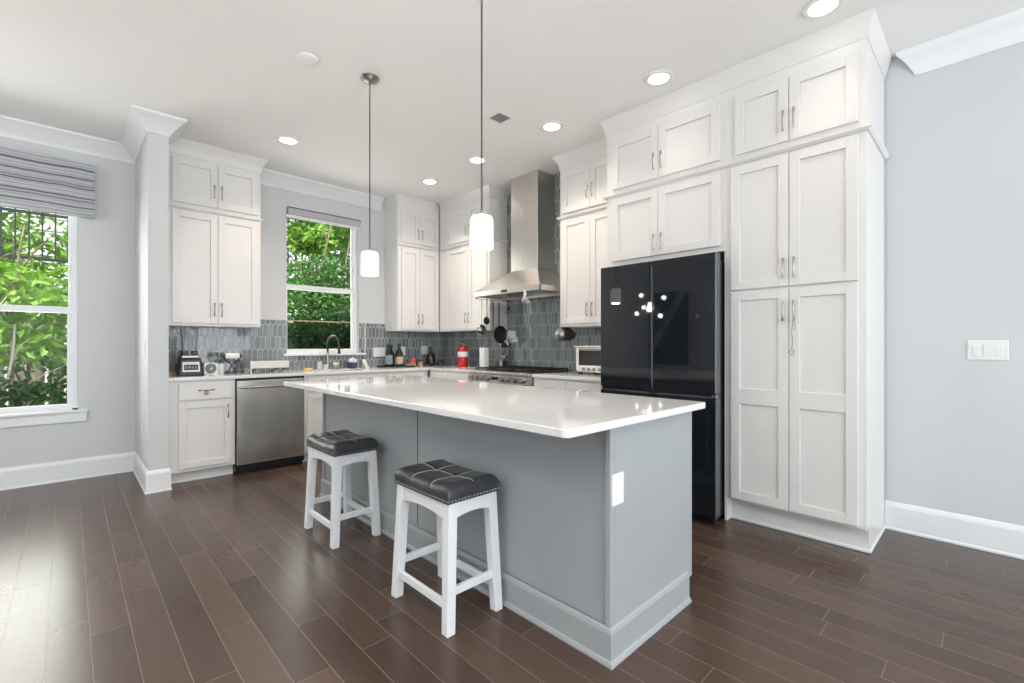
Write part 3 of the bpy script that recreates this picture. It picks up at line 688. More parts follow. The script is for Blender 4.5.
for k, (dx, r, zc) in enumerate(((-.018, .018, -.13), (.008, .022, -.115), (.020, .015, -.085))):
    bm = NB(); tube(bm, [(dx*.2, -.002*k, -.024), (dx, -.003*k, zc+r*.6)], .0025, 6); lathe(bm, [(0, 0), (r*.6, .004), (r, .010), (r*.9, .010), (0, .003)], 14, (dx, -.003*k-.01, zc), 'y'); obj('spoon', bm, M['nickel'] if k < 2 else M['black'], ms, smooth=50)
# bunch of white cords hanging from the hood front
bc = thing('cord_tassel', 'small white knotted cord hanging from the front of the hood', 'cord', (3.265, 3.215, hb+.01))
bm = NB()
for k in range(5):
    bc.scale = (1.5, 2.2, 1.2); a = k*1.25; pts = [(0, 0, 0)] + [(.004+.012*math.sin(a+i*1.2), -.03*(k-2)*.35*i/4+.012*math.cos(a+i), -.022*i-.006*k) for i in range(1, 5)]
    tube(bm, pts, .0022, 6)
obj('loops', bm, M['white'], bc)
# ------------------------------------------------------------------ range
rg = thing('range', 'stainless steel gas range under the hood with black grates', 'range', (3.165, 3.962, 0), -PI/2)
RW = .914
B('body', M['steel'], rg, (.002, RW-.002, .05, .64, .10, .905), bevel=.002)
B('kick_plate', M['black'], rg, (.02, RW-.02, .10, .62, 0, .10))
bm = NB(); hexa(bm, [(.002, 0, .80), (RW-.002, 0, .80), (RW-.002, .06, .80), (.002, .06, .80)], [(.002, 0, .885), (RW-.002, 0, .885), (RW-.002, .06, .885), (.002, .06, .885)])
obj('control_panel', bm, M['steel'], rg, bevel=.004)
B('front_rail', M['steel'], rg, (.0, RW, -.012, .05, .885, .918), bevel=.008, seg=3)
B('cooktop', M['black'], rg, (.03, RW-.03, .05, .63, .905, .922), bevel=.004)
B('oven_door', M['steel'], rg, (.01, RW-.01, .012, .05, .17, .785), bevel=.004); B('oven_window', M['ovenglass'], rg, (.2, RW-.2, .009, .013, .32, .62), bevel=.003)
T('oven_handle', M['chrome'], rg, [(.06, -.045, .74), (RW-.06, -.045, .74)], .013, 12); B('handle_bracket', M['steel'], rg, (.07, .09, -.045, .02, .73, .75), (RW-.09, RW-.07, -.045, .02, .73, .75))
for x in (.07, .15, .23, .31, .54, .63, .72, .81):
    k = L('knob', M['nickel'], rg, [(0, -.045), (.022, -.045), (.025, -.038), (.026, -.006), (.031, -.004), (.031, 0), (0, 0)], 18, (x, 0, .845), 'y')
B('display', M['black'], rg, (.37, .48, -.002, .0, .83, .862))
for gx in (.035, .325, .615):
    bm = NB(); x0, x1, y0, y1, z = gx, gx+.265, .06, .62, .935
    for a in (x0, x1-.012): box(bm, a, a+.012, y0, y1, z, z+.012)
    for a in (y0, (y0+y1)/2-.006, y1-.012): box(bm, x0, x1, a, a+.012, z, z+.012)
    for a in (x0+.08, x0+.17): box(bm, a, a+.010, y0, y1, z+.001, z+.013)
    for a in (x0, x1-.012):
        for b in (y0, y1-.012): box(bm, a, a+.012, b, b+.012, .9225, z)
    obj('grate', bm, M['iron'], rg, bevel=.002)
for gx in (.165, .455, .745):
    for gy in (.19, .48): L('burner', M['iron'], rg, [(0, 0), (.045, 0), (.045, .008), (.035, .012), (0, .012)], 18, (gx, gy, .922))
# ------------------------------------------------------------------ lights in the ceiling
def make_can(loc, label):
    t = thing('ceiling_light', label, 'ceiling light', loc, 0, 'round recessed ceiling lights')
    L('trim_ring', M['white'], t, [(.066, 0), (.095, 0), (.097, -.004), (.090, -.010), (.070, -.010), (.066, -.004)], 32)
    L('lens', M['lamp'], t, [(0, -.005), (.066, -.005), (.066, -.002), (0, -.002)], 32)
    return t
cans = [((1.435, 4.405), 'recessed ceiling light in front of the cabinet over the food blender'), ((2.95, 4.405), 'recessed ceiling light nearest the corner cabinets'),
        ((2.95, 3.565), 'recessed ceiling light in front of the range hood, behind the near pendant rod'), ((2.95, 2.58), 'recessed ceiling light to the right of the ceiling vent'),
        ((2.95, 1.60), 'recessed ceiling light in front of the cabinets above the refrigerator'), ((2.97, .64), 'recessed ceiling light by the pantry, at the top edge of the photo')]
c0 = make_can((*cans[0][0], CZ), cans[0][1])
for p, lab in cans[1:]: dup(c0, (*p, CZ), 0, lab)
def canlight(x, y, e, sp=84):
    l = bpy.data.lights.new('downlight', 'AREA'); l.shape = 'DISK'; l.size = .13; l.energy = e; l.color = (1, .86, .73); l.spread = R(sp)
    o = bpy.data.objects.new('downlight', l); COL.objects.link(o); o.location = (x, y, CZ-.014)
for p, _ in cans: canlight(*p, LIGHT_CAN*(.12 if p[1] < 2 else .92), 84 if p[1] < 2 else 116)
for p in ((1.2, -.6), (-.6, -.6), (-.6, 1.2), (-2.6, 1.2), (-2.6, -1.6), (1.2, -2.4)): canlight(*p, LIGHT_CAN)  # added unseen downlights without fixtures, filling the room out of view
# pendants
def lamp_point(name, parent, loc, e, kind='POINT', size=.05, col=(1, .92, .82)):
    l = bpy.data.lights.new(name, kind); l.energy = e; l.color = col
    if kind == 'AREA': l.shape = 'DISK'; l.size = size
    else: l.shadow_soft_size = size
    o = bpy.data.objects.new(name, l); COL.objects.link(o); o.location = loc; o.parent = parent
def make_pendant(loc, label, zb):
    t = thing('pendant_light', label, 'pendant light', loc, 0, 'pendant lights over the island')
    h = zb  # shade bottom z relative to ceiling (negative)
    L('canopy', M['nickel'], t, [(0, 0), (.062, 0), (.064, -.006), (.055, -.016), (.030, -.024), (.012, -.030), (0, -.030)], 28)
    T('stem', M['stem'], t, [(0, 0, -.028), (0, 0, h+.177)], .0045, 8)
    T('stem_joint', M['nickel'], t, [(0, 0, -.055), (0, 0, -.13)], .006, 8)
    L('fitter', M['nickel'], t, [(0, h+.194), (.008, h+.194), (.012, h+.158), (.034, h+.174), (.034, h+.170), (0, h+.170)], 20)
    L('shade', M['shade'], t, [(.030, h+.170), (.050, h+.163), (.0585, h+.148), (.059, h+.01), (.057, h), (.054, h), (.054, h+.140), (.046, h+.158), (.028, h+.165)], 32)
    lamp_point('pendant_glow', t, (0, 0, h-.004), 4.8, 'AREA', .09)
    L('inner_glass', M['shade'], t, [(.0, h+.028), (.043, h+.028), (.043, h+.138), (0, h+.138)], 24)
    return t
make_pendant((1.51, 1.79, CZ), 'nearer pendant light with white glass shade, hanging over the island', -1.364)
make_pendant((1.51, 2.99, CZ), 'farther pendant light with white glass shade, hanging in front of the window', -1.370)
# smoke detector, vent
sd = thing('smoke_detector', 'round white smoke detector on the ceiling', 'smoke detector', (1.118, 3.06, CZ))
L('body', M['white'], sd, [(0, 0), (.062, 0), (.062, -.008), (.052, -.018), (.03, -.021), (0, -.021)], 28); L('sensor_cap', M['white'], sd, [(0, -.021), (.012, -.021), (.012, -.025), (0, -.025)], 14)
vt = thing('ceiling_vent', 'small square ceiling vent with dark louvres', 'vent', (2.535, 2.776, CZ))
B('frame', M['white'], vt, (-.085, -.062, -.085, .085, -.006, 0), (.062, .085, -.085, .085, -.006, 0), (-.062, .062, -.085, -.062, -.006, 0), (-.062, .062, .062, .085, -.006, 0), bevel=.002)
B('duct_screen', mat('vent_grey', (.12, .13, .12), .6), vt, (-.062, .062, -.062, .062, -.0015, 0))
B('louvre', mat('louvre_grey', (.34, .36, .35), .5), vt, *[(-.062, .062, -.058+k*.0155, -.053+k*.0155, -.006, -.0015) for k in range(8)])
# switch plates and outlets
sw = thing('light_switch', 'white three-gang rocker switch plate on the right wall', 'switch', (XB, .018, 1.16), -PI/2)
B('plate', M['white'], sw, (-.084, .084, -.006, 0, -.058, .058), bevel=.003)
for x in (-.046, 0, .046): B('rocker', M['white'], sw, (x-.0165, x+.0165, -.0095, -.006, -.034, .034), bevel=.002)
def outlet(loc, rot, label, w=.07, gang=1):
    t = thing('wall_outlet', label, 'outlet', loc, rot, None)
    B('plate', M['white'], t, (-w/2, w/2, -.005, 0, -.058, .058), bevel=.003)
    for g_ in range(gang):
        cx = (g_-(gang-1)/2)*.046
        B('socket', M['white'], t, (cx-.016, cx+.016, -.0075, -.005, .006, .034), (cx-.016, cx+.016, -.0075, -.005, -.034, -.006), bevel=.002)
    return t
outlet((2.85, YK-.011, 1.10), 0, 'white double outlet plate on the grey tiles just right of the kitchen window', .165, 2)
outlet((3.19, YK-.011, 1.11), 0, 'white outlet plate on the tiles behind the olive green bottle', .07)
outlet((3.52, YK-.011, 1.12), 0, 'white outlet plate on the tiles near the dark decanter', .10, 2)
outlet((.465, 4.88, 1.17), -PI/2, 'small white switch plate high on the side of the wall end')
outlet((.465, 5.02, .48), -PI/2, 'small white outlet plate low on the side of the wall end')
tag(B('wall_hook', M['nickel'], None, (XB-.01, XB, .44, .446, 1.155, 1.161), bevel=.001), 'tiny metal hook on the right wall beside the pantry', 'hook')
# ------------------------------------------------------------------ counter objects, wall A
CT = .914
bl = thing('blender', 'black countertop blender base with silver panel and clear jar', 'blender', (.800, 5.06, CT))
bl.scale = (.90, .90, 1)
bm = NB(); hexa(bm, [(-.105, -.10, 0), (.105, -.10, 0), (.105, .09, 0), (-.105, .09, 0)], [(-.088, -.075, .155), (.088, -.075, .155), (.088, .08, .155), (-.088, .08, .155)]); obj('motor_base', bm, M['black'], bl, bevel=.012, seg=3)
bm = NB(); hexa(bm, [(-.075, -.1005, .035), (.075, -.1005, .035), (.075, -.09, .035), (-.075, -.09, .035)], [(-.072, -.0835, .125), (.072, -.0835, .125), (.072, -.075, .125), (-.072, -.075, .125)]); pn = obj('control_panel', bm, M['nickel'], bl, bevel=.002)
bm = NB(); hexa(bm, [(-.06, -.1005, .052), (.06, -.1005, .052), (.06, -.09, .052), (-.06, -.09, .052)], [(-.058, -.0925, .10), (.058, -.0925, .10), (.058, -.08, .10), (-.058, -.08, .10)]); obj('key_pad', bm, M['black'], pn)
for k in range(4): B('button', M['greyspk'], pn, (-.05+k*.027, -.032+k*.027, -.1005, -.094, .064, .086), bevel=.001)
B('collar', M['nickel'], bl, (-.078, .078, -.065, .065, .155, .185), bevel=.01, seg=2); B('jar_lock', M['black'], bl, (-.065, -.018, -.055, .055, .185, .222), (.018, .065, -.055, .055, .185, .222), bevel=.004)
L('jar', M['thin'], bl, [(.045, .19), (.060, .22), (.078, .42), (.080, .435), (.076, .435), (.073, .42), (.056, .225), (.042, .195)], 24)
L('jar_lid', M['thin'], bl, [(0, .448), (.05, .448), (.078, .440), (.078, .432), (0, .432)], 24)
T('blade_spindle', M['nickel'], bl, [(0, 0, .19), (0, 0, .40)], .008, 8)
T('jar_handle', M['thin'], bl, [(.072, 0, .38), (.115, 0, .36), (.118, 0, .28), (.066, 0, .25)], .008, 8)
cn = thing('glass_canister', 'tall dark glass canister with wooden foot at the far left of the counter', 'canister', (.668, 5.22, CT))
L('foot', M['wood'], cn, [(0, 0), (.055, 0), (.055, .035), (0, .035)], 24)
L('vessel', M['thin'], cn, [(0, .036), (.052, .036), (.054, .20), (.050, .33), (.046, .33), (.050, .2), (.048, .04), (0, .04)], 24)
L('contents', M['greyspk'], cn, [(0, .041), (.047, .041), (.048, .20), (0, .21)], 20)
sp = thing('small_speaker', 'small white box with round grey grille, right of the blender', 'speaker', (.972, 5.12, CT))
sp.scale = (.88, .88, .92)
B('housing', M['white'], sp, (-.062, .062, -.035, .035, 0, .118), bevel=.006, seg=2)
L('grille', M['greyspk'], sp, [(0, -.046), (.03, -.046), (.050, -.040), (.052, -.035), (0, -.035)], 28, (0, 0, .060), 'y'); L('grille_cap', M['nickel'], sp, [(0, -.050), (.010, -.050), (.012, -.046), (0, -.046)], 14, (0, 0, .060), 'y')
wc = thing('white_cup', 'small white mug right of the grey grille box', 'mug', (1.062, 5.18, CT))
L('body', M['white'], wc, [(0, 0), (.030, 0), (.036, .01), (.038, .095), (.034, .095), (.032, .012), (0, .008)], 24); T('handle', M['white'], wc, [(-.034, 0, .075), (-.058, 0, .065), (-.056, 0, .032), (-.034, 0, .024)], .005, 8)
jr = thing('glass_jar', 'round clear glass jar standing behind the white roll', 'jar', (1.148, 5.285, CT))
L('vessel', M['thin'], jr, [(0, 0), (.060, 0), (.078, .02), (.082, .08), (.070, .13), (.045, .15), (.045, .165), (.041, .165), (.041, .15), (.066, .125), (.076, .08), (.072, .022), (0, .006)], 28)
L('lid', M['thin'], jr, [(0, .165), (.047, .165), (.047, .178), (.012, .182), (.014, .20), (0, .20)], 20)
L('contents', M['lilac'], jr, [(0, .007), (.068, .02), (.075, .07), (.06, .10), (0, .105)], 20)
rw = thing('roll_stand', 'white roll held between black ends on a black wire stand', 'roll holder', (1.140, 5.06, CT))
for s in (-1, 1):
    T('wire_leg', M['black'], rw, [(s*.072, 0, .165), (s*.05, -.01, .125), (-s*.006, -.015, .085), (-s*.018, -.01, .05), (-s*.038, -.02, .004)], .0035, 6)
    T('wire_leg', M['black'], rw, [(s*.072, 0, .165), (s*.05, .03, .125), (0, .035, .085), (s*.015, .035, .05), (s*.04, .05, .004)], .0035, 6)
    L('end_cap', M['black'], rw, [(0, s*.060), (.020, s*.060), (.020, s*.078), (0, s*.078)], 18, (0, 0, .172), 'x')
L('roll', M['paper'], rw, [(0, -.060), (.024, -.060), (.026, -.055), (.026, .055), (.024, .060), (0, .060)], 22, (0, 0, .172), 'x')
dr = thing('dish_rack', 'silver dish drying rack with black feet left of the kitchen window', 'dish rack', (1.455, 5.14, CT))
B('tray', mat('rack_metal', (.62, .61, .59), .45, .5), dr, (-.17, .19, -.13, -.127, .045, .118), (-.17, .19, .127, .13, .045, .118), (-.17, -.167, -.13, .13, .045, .118), (.187, .19, -.13, .13, .045, .118), (-.17, .19, -.13, .13, .045, .048), bevel=.001)
bm = NB()
for s in (-1, 1): tube(bm, [(-.22, s*.125, .06), (-.22, s*.125, .118), (.195, s*.125, .122), (.195, s*.125, .05)], .0035, 6)
for z in (.06, .09, .118): tube(bm, [(-.22, -.125, z), (-.22, .125, z)], .003, 6); tube(bm, [(-.22, -.125, z), (-.17, -.128, z)], .003, 6)
for k in range(12): tube(bm, [(-.15+k*.028, -.12, .118), (-.15+k*.028, -.11, .052), (-.15+k*.028, .11, .052), (-.15+k*.028, .12, .118)], .002, 5)
obj('wire_basket', bm, M['chrome'], dr, smooth=50)
for s in (-1, 1):
    for x in (-.15, .13): T('foot', M['black'], dr, [(x+.04, s*.11, .045), (x, s*.12, .02), (x-.04, s*.125, .005)], .006, 6)
B('utensil_divider', M['white'], dr, (-.168, -.160, -.132, .12, .0, .122))
tag(B('sponge', M['sponge'], None, (1.80, 1.885, 5.02, 5.08, CT, CT+.028), bevel=.006, seg=2), 'yellow sponge lying on the counter in front of the window', 'sponge')
sb = thing('soap_bottle', 'clear soap bottle left of the faucet', 'bottle', (2.065, 5.30, CT))
sb.scale = (1, 1, 1.25)
L('bottle', M['thin'], sb, [(0, 0), (.030, 0), (.033, .01), (.033, .08), (.014, .11), (.012, .125), (0, .125)], 20); L('liquid', M['white'], sb, [(0, .004), (.029, .004), (.029, .07), (0, .07)], 18); T('pump', M['white'], sb, [(0, 0, .125), (0, 0, .16), (0, -.03, .158)], .005, 8)
tag(L('cup', M['white'], None, [(0, 0), (.022, 0), (.024, .055), (.020, .055), (.018, .006), (0, .006)], 18, (2.115, 5.26, CT)), 'tiny white cup between soap bottle and faucet', 'cup')
fa = thing('faucet', 'tall gooseneck kitchen faucet with dark bronze arch under the window', 'faucet', (2.165, 5.315, CT))
L('base', M['chrome'], fa, [(0, 0), (.027, 0), (.027, .006), (.018, .014), (.016, .05), (0, .05)], 20)
T('riser', M['chrome'], fa, [(0, 0, .04), (0, 0, .19)], .013, 12)
pts = [(0, 0, .19)] + [(.03*(1-math.cos(a))/2*1.2, -.11+.11*math.cos(a), .28+.10*math.sin(a)) for a in [PI*i/14 for i in range(15)]] + [(.037, -.22, .24)]
T('arch', M['bronze'], fa, pts, .0115, 12); T('spray_head', M['bronze'], fa, [(.037, -.22, .26), (.038, -.222, .175)], [.014, .018], 12); T('lever', M['chrome'], fa, [(.015, 0, .07), (.07, -.01, .10)], [.007, .005], 8)
ds = thing('soap_dish', 'small wooden dish with a white brush right of the faucet', 'dish', (2.235, 5.26, CT))
L('dish', M['wood'], ds, [(0, 0), (.040, 0), (.052, .02), (.048, .02), (.038, .006), (0, .006)], 22); L('brush', M['label'], ds, [(0, .008), (.028, .008), (.03, .045), (0, .05)], 16); L('brush_top', M['white'], ds, [(0, .05), (.034, .05), (.030, .072), (0, .078)], 16)
bw = thing('sink_caddy', 'navy pot with pale lilac cloth bundled in it', 'pot', (2.435, 5.27, CT))
bw.scale = (.88, .88, .95)
L('pot', M['navy'], bw, [(0, 0), (.05, 0), (.068, .02), (.072, .075), (.068, .075), (.062, .02), (0, .01)], 26); bm = NB(); sphere(bm, (.01, 0, .075), .062, 18, .9)
for v in bm.verts: v.co += Vector((0, 0, .006*math.sin(v.co.x*90)*math.cos(v.co.y*80)))
obj('cloth', bm, M['lilac'], bw, smooth=60)
tg = thing('timer', 'white tablet-shaped kitchen timer leaning beside the navy pot', 'timer', (2.62, 5.28, CT), R(20))
bm = NB(); hexa(bm, [(-.022, -.02, 0), (.035, -.02, 0), (.035, .0, 0), (-.022, .0, 0)], [(-.042, .02, .10), (.012, .02, .10), (.012, .035, .10), (-.042, .035, .10)]); obj('body', bm, M['white'], tg, bevel=.004)
bm = NB(); tube(bm, [(-.005, .03, .07), (.01, .06, .002)], .004, 6); obj('stand', bm, M['white'], tg)
# corner tray with bottles
ty = thing('serving_tray', 'black tray under the dark bottles in the counter corner', 'tray', (3.02, 5.22, CT)); B('tray', M['black'], ty, (-.24, .18, -.10, .10, 0, .008), bevel=.003); B('rim', M['black'], ty, (-.24, .18, -.10, -.094, .008, .018), (-.24, .18, .094, .10, .008, .018), (-.24, -.234, -.1, .1, .008, .018), (.174, .18, -.1, .1, .008, .018))
def bottle(name, label, loc, prof, m, lab=None, labm=None, cap=None, capm=None):
    t = thing(name, label, 'bottle', loc); L('bottle', m, t, prof, 22)
    if lab: L('paper_label', labm, t, [(lab[0], lab[1]), (lab[0]+.0012, lab[1]), (lab[0]+.0012, lab[2]), (lab[0], lab[2])], 22)
    if cap: L('cap', capm, t, [(0, cap[1]), (cap[0], cap[1]), (cap[0], cap[2]), (0, cap[2])], 16)
    return t
bottle('soap_dispenser', 'black bottle with grey label, left one on the black tray', (2.875, 5.19, CT+.009), [(0, 0), (.042, 0), (.045, .01), (.045, .17), (.03, .20), (.016, .215), (.016, .24), (0, .24)], M['darkglass'], (.0455, .03, .14), M['labelgrey'], (.022, .24, .275), M['black'])
bottle('oil_bottle', 'olive green bottle with beige label, on the black tray', (3.015, 5.18, CT+.009), [(0, 0), (.044, 0), (.047, .01), (.047, .14), (.038, .18), (.018, .225), (.016, .27), (0, .27)], M['greenglass'], (.0475, .03, .12), M['label'], (.020, .255, .285), M['black'])
bottle('wine_bottle', 'black bottle between the grey labelled and the olive green one', (2.955, 5.275, CT+.0085), [(0, 0), (.036, 0), (.038, .01), (.038, .15), (.014, .20), (.013, .26), (0, .26)], M['darkglass'], None, None, (.016, .24, .27), M['black'])
rc = thing('spice_tin', 'red topped container right of the olive green bottle', 'container', (3.235, 5.22, CT)); L('tin', M['label'], rc, [(0, 0), (.035, 0), (.036, .05), (0, .05)], 20); L('lid', M['redcloth'], rc, [(0, .05), (.037, .05), (.037, .075), (.010, .115), (0, .118)], 20)
rc = thing('pill_box', 'low pinkish box in front of the red topped container', 'box', (3.14, 5.17, CT)); B('box', M['lilac'], rc, (-.04, .04, -.03, .03, 0, .03), bevel=.004); B('lid', M['redcloth'], rc, (-.041, .041, -.031, .031, .03, .042), bevel=.003)
rc = thing('spice_jar', 'small brown spice jar left of the dark decanter', 'jar', (3.34, 5.20, CT)); L('jar', M['wood'], rc, [(0, 0), (.028, 0), (.030, .05), (.022, .062), (0, .062)], 18); L('cap', M['black'], rc, [(0, .062), (.024, .062), (.024, .08), (0, .08)], 18)
dc = bottle('decanter', 'dark decanter with tall neck in the counter corner', (3.50, 5.20, CT), [(0, 0), (.055, 0), (.060, .012), (.060, .13), (.050, .155), (.020, .175), (.018, .25), (0, .25)], M['darkglass'], None, None, (.022, .25, .285), M['greyspk'])
bottle('glass_bottle', 'olive tinted clear bottle right of the dark decanter', (3.60, 5.12, CT), [(0, 0), (.040, 0), (.042, .01), (.042, .09), (.020, .13), (.013, .15), (.013, .19), (0, .19)], M['thin'], (.036, .01, .08), M['greenglass'], (.016, .19, .205), M['nickel'])
# wall B counter
fe = thing('fire_extinguisher', 'red fire extinguisher standing on the counter near the corner', 'fire extinguisher', (3.62, 4.66, CT))
fe.scale = (1.22, 1.22, 1.06)
L('cylinder', M['red'], fe, [(0, 0), (.050, 0), (.053, .006), (.053, .20), (.045, .235), (.022, .255), (.018, .262), (0, .262)], 28)
L('paper_label', M['white'], fe, [(.0535, .12), (.0545, .12), (.0545, .18), (.0535, .18)], 28); L('valve', M['nickel'], fe, [(0, .262), (.016, .262), (.016, .285), (0, .285)], 14)
T('lever', M['black'], fe, [(0, .03, .285), (0, -.01, .30), (-.02, -.06, .315)], [.010, .009, .006], 8); T('lever', M['black'], fe, [(0, -.01, .28), (-.02, -.06, .285)], [.007, .005], 8)
T('hose', M['black'], fe, [(.0, .012, .275), (.01, .055, .26), (.012, .068, .20), (.012, .064, .08), (.012, .062, .03)], .008, 8); L('gauge', M['nickel'], fe, [(0, -.028), (.014, -.028), (.014, -.018), (0, -.018)], 16, (0, 0, .275), 'x')
ptw = thing('paper_towel_roll', 'white paper towel roll standing left of the utensil crock', 'paper towel', (3.60, 4.22, CT))
L('roll', M['paper'], ptw, [(.018, .008), (.056, .008), (.058, .012), (.058, .24), (.056, .245), (.018, .245)], 32); L('holder_base', M['nickel'], ptw, [(0, 0), (.07, 0), (.07, .006), (0, .006)], 28); T('holder_rod', M['nickel'], ptw, [(0, 0, .006), (0, 0, .262)], .006, 8)
uc = thing('utensil_crock', 'steel crock full of cooking utensils beside the range', 'utensil holder', (3.74, 4.035, CT))
L('crock', M['chrome'], uc, [(0, 0), (.050, 0), (.052, .005), (.054, .15), (.050, .15), (.048, .008), (0, .008)], 28)
rr = random.Random(5)
for k, mm in enumerate(('chrome', 'black', 'chrome', 'nickel', 'black', 'chrome')):
    a = k*1.05; tx, ty_ = .045*math.cos(a), .05*math.sin(a); hz = .235+.03*rr.random(); bm = NB()
    tube(bm, [(-tx*.5, -ty_*.5, .012), (tx, ty_, hz)], .004, 6); lathe(bm, [(0, -.035), (.016, -.028), (.022, 0), (.016, .028), (0, .035)], 12, (tx*1.08, ty_*1.08, hz+.02)); obj('utensil', bm, M[mm], uc, smooth=50)
uh = thing('can_opener', 'dark rounded device with steel end mounted under the cabinet right of the hood', 'can opener', (3.47, 2.93, 1.292))
L('body', M['pan'], uh, [(0, 0), (.058, 0), (.064, .01), (.062, .14), (.040, .20), (0, .20)], 22, (0, 0, 0), 'x'); L('end_plate', M['nickel'], uh, [(0, -.022), (.040, -.020), (.060, -.008), (.060, 0), (0, 0)], 22, (0, 0, 0), 'x'); B('mount', M['black'], uh, (.04, .14, -.02, .02, .05, .072))
to = thing('toaster_oven', 'white toaster oven with dark glass door between range and refrigerator', 'toaster oven', (3.47, 2.745, CT), -PI/2)
GW = M['granite_white']
B('housing', GW, to, (0, .44, .03, .32, .02, .255), bevel=.008, seg=2); B('top_plate', GW, to, (-.012, .45, .0, .32, .255, .268), bevel=.004)
dd = B('door_frame', GW, to, (.005, .035, .008, .03, .035, .25), (.40, .435, .008, .03, .035, .25), (.035, .40, .008, .03, .225, .25), (.035, .40, .008, .03, .035, .085), bevel=.003); B('door_glass', M['ovenglass'], dd, (.035, .40, .016, .028, .085, .225))
for x in (.03, .41): B('foot', M['black'], to, (x-.015, x+.015, .04, .07, 0, .02)); B('foot', M['black'], to, (x-.015, x+.015, .27, .30, 0, .02))
for x in (.10, .16, .22, .28): L('knob', M['nickel'], to, [(0, -.010), (.013, -.010), (.014, .008), (0, .008)], 14, (x, 0, .052), 'y')
T('door_handle', M['nickel'], dd, [(.06, -.018, .235), (.38, -.018, .235)], .006, 8)
# string on the pantry handle
sg = thing('hanging_string', 'thin pale string with a loop hanging from a pantry door pull', 'string', (3.176, .838, 1.452))
pts = [(0, .006, .0), (.0, -.004, -.06), (0, .002, -.12), (0, .008, -.18), (0, .002, -.24), (0, .008, -.29)]
pts += [(0, .008+.014*math.sin(a), -.305+.016*math.cos(a)-.0) for a in [2*PI*i/12 for i in range(13)]]
T('string', M['string'], sg, pts, .0024, 6); pts2 = [(0, -.006, 0), (0, -.012, -.05), (0, -.006, -.10), (0, -.010, -.17)]; T('string_end', M['string'], sg, pts2, .0014, 6)
# ------------------------------------------------------------------ dining side, seen only as reflections in the refrigerator
ch = thing('chandelier', 'branching chandelier with round glowing bulbs hanging over the dining area', 'chandelier', (-1.5, 4.26, CZ))
L('canopy', M['bronze'], ch, [(0, 0), (.06, 0), (.06, -.02), (0, -.03)], 20); T('stem', M['bronze'], ch, [(0, 0, -.02), (0, 0, -1.1)], .008, 8); bm = NB(); sphere(bm, (0, 0, -1.12), .05); obj('hub', bm, M['bronze'], ch, smooth=60)
for d in ((-.15, .263, .191), (-.10, -.214, .113), (.30, -.172, -.028), (-.35, .325, -.017), (0, .265, -.154), (0, -.201, -.214)):
    v = Vector(d)+Vector((0, 0, 0)); T('arm', M['bronze'], ch, [(0, 0, -1.12), tuple(v*.9+Vector((0, 0, -1.12)))], .006, 6); bm = NB(); sphere(bm, tuple(v+Vector((0, 0, -1.12))), .035); obj('bulb', bm, M['bulb'], ch, smooth=60)
lamp_point('chandelier_glow', ch, (.02, 0, -1.20), 22, 'POINT', .035, (1, .95, .90))
bn = thing('banner', 'tall black banner with grey diagonal band of lettering on the far dining wall', 'banner', (-3.6, 4.95, .75), PI/2)
B('cloth', M['banner'], bn, (-.40, .40, 0, .03, 0, 1.62), bevel=.004); B('backing_board', M['wood'], bn, (-.40, .40, .031, .05, 0, 1.62))
bm = NB()
hexa(bm, [(.395, -.004, .30), (.395, -.004, .62), (-.20, -.004, 1.615), (-.395, -.004, 1.615)], [(.395, 0, .30), (.395, 0, .62), (-.20, 0, 1.615), (-.395, 0, 1.615)])
obj('diagonal_band', bm, M['bannerband'], bn)
tcv = bpy.data.curves.new('lettering', 'FONT'); tcv.body = 'EROVI'; tcv.size = .24; tcv.extrude = .001; tcv.align_x = 'CENTER'; tcv.align_y = 'CENTER'
to_ = bpy.data.objects.new('tmp_text', tcv); COL.objects.link(to_)
dg = bpy.context.evaluated_depsgraph_get(); mt = bpy.data.meshes.new_from_object(to_.evaluated_get(dg)); bpy.data.objects.remove(to_)
mt.materials.clear(); mt.materials.append(M['banner'])
lt = bpy.data.objects.new('lettering', mt); COL.objects.link(lt); lt.parent = bn; lt.location = (.06, -.006, .98); lt.rotation_euler = (R(90), R(59), 0)
# ------------------------------------------------------------------ outdoors
rng = random.Random(11)
struct(B('ground', M['soil'], None, (-14, 16, 5.83, 22, -.6, -.5)), 'shaded garden soil outside the windows')
def leaves(bm, c, rad, n, size, up=0.):
    for _ in range(n):
        while True:
            p = Vector((rng.uniform(-1, 1), rng.uniform(-1, 1), rng.uniform(-1, 1)))
            if p.length < 1: break
        p = Vector((c[0]+p.x*rad[0], c[1]+p.y*rad[1], c[2]+p.z*rad[2]))
        d = Vector((rng.gauss(0, 1), rng.gauss(0, 1), rng.gauss(-.2, .7))).normalized(); s = size*rng.uniform(.6, 1.4)
        w = d.cross(Vector((rng.gauss(0, 1), rng.gauss(0, 1), rng.gauss(0, 1)))).normalized()*s*.22; nrm = d.cross(w).normalized()*s*.06
        a = bm.verts.new(p); b = bm.verts.new(p+d*s*.45+w+nrm); e = bm.verts.new(p+d*s); f = bm.verts.new(p+d*s*.45-w+nrm)
        bm.faces.new((a, b, e)); bm.faces.new((a, e, f))
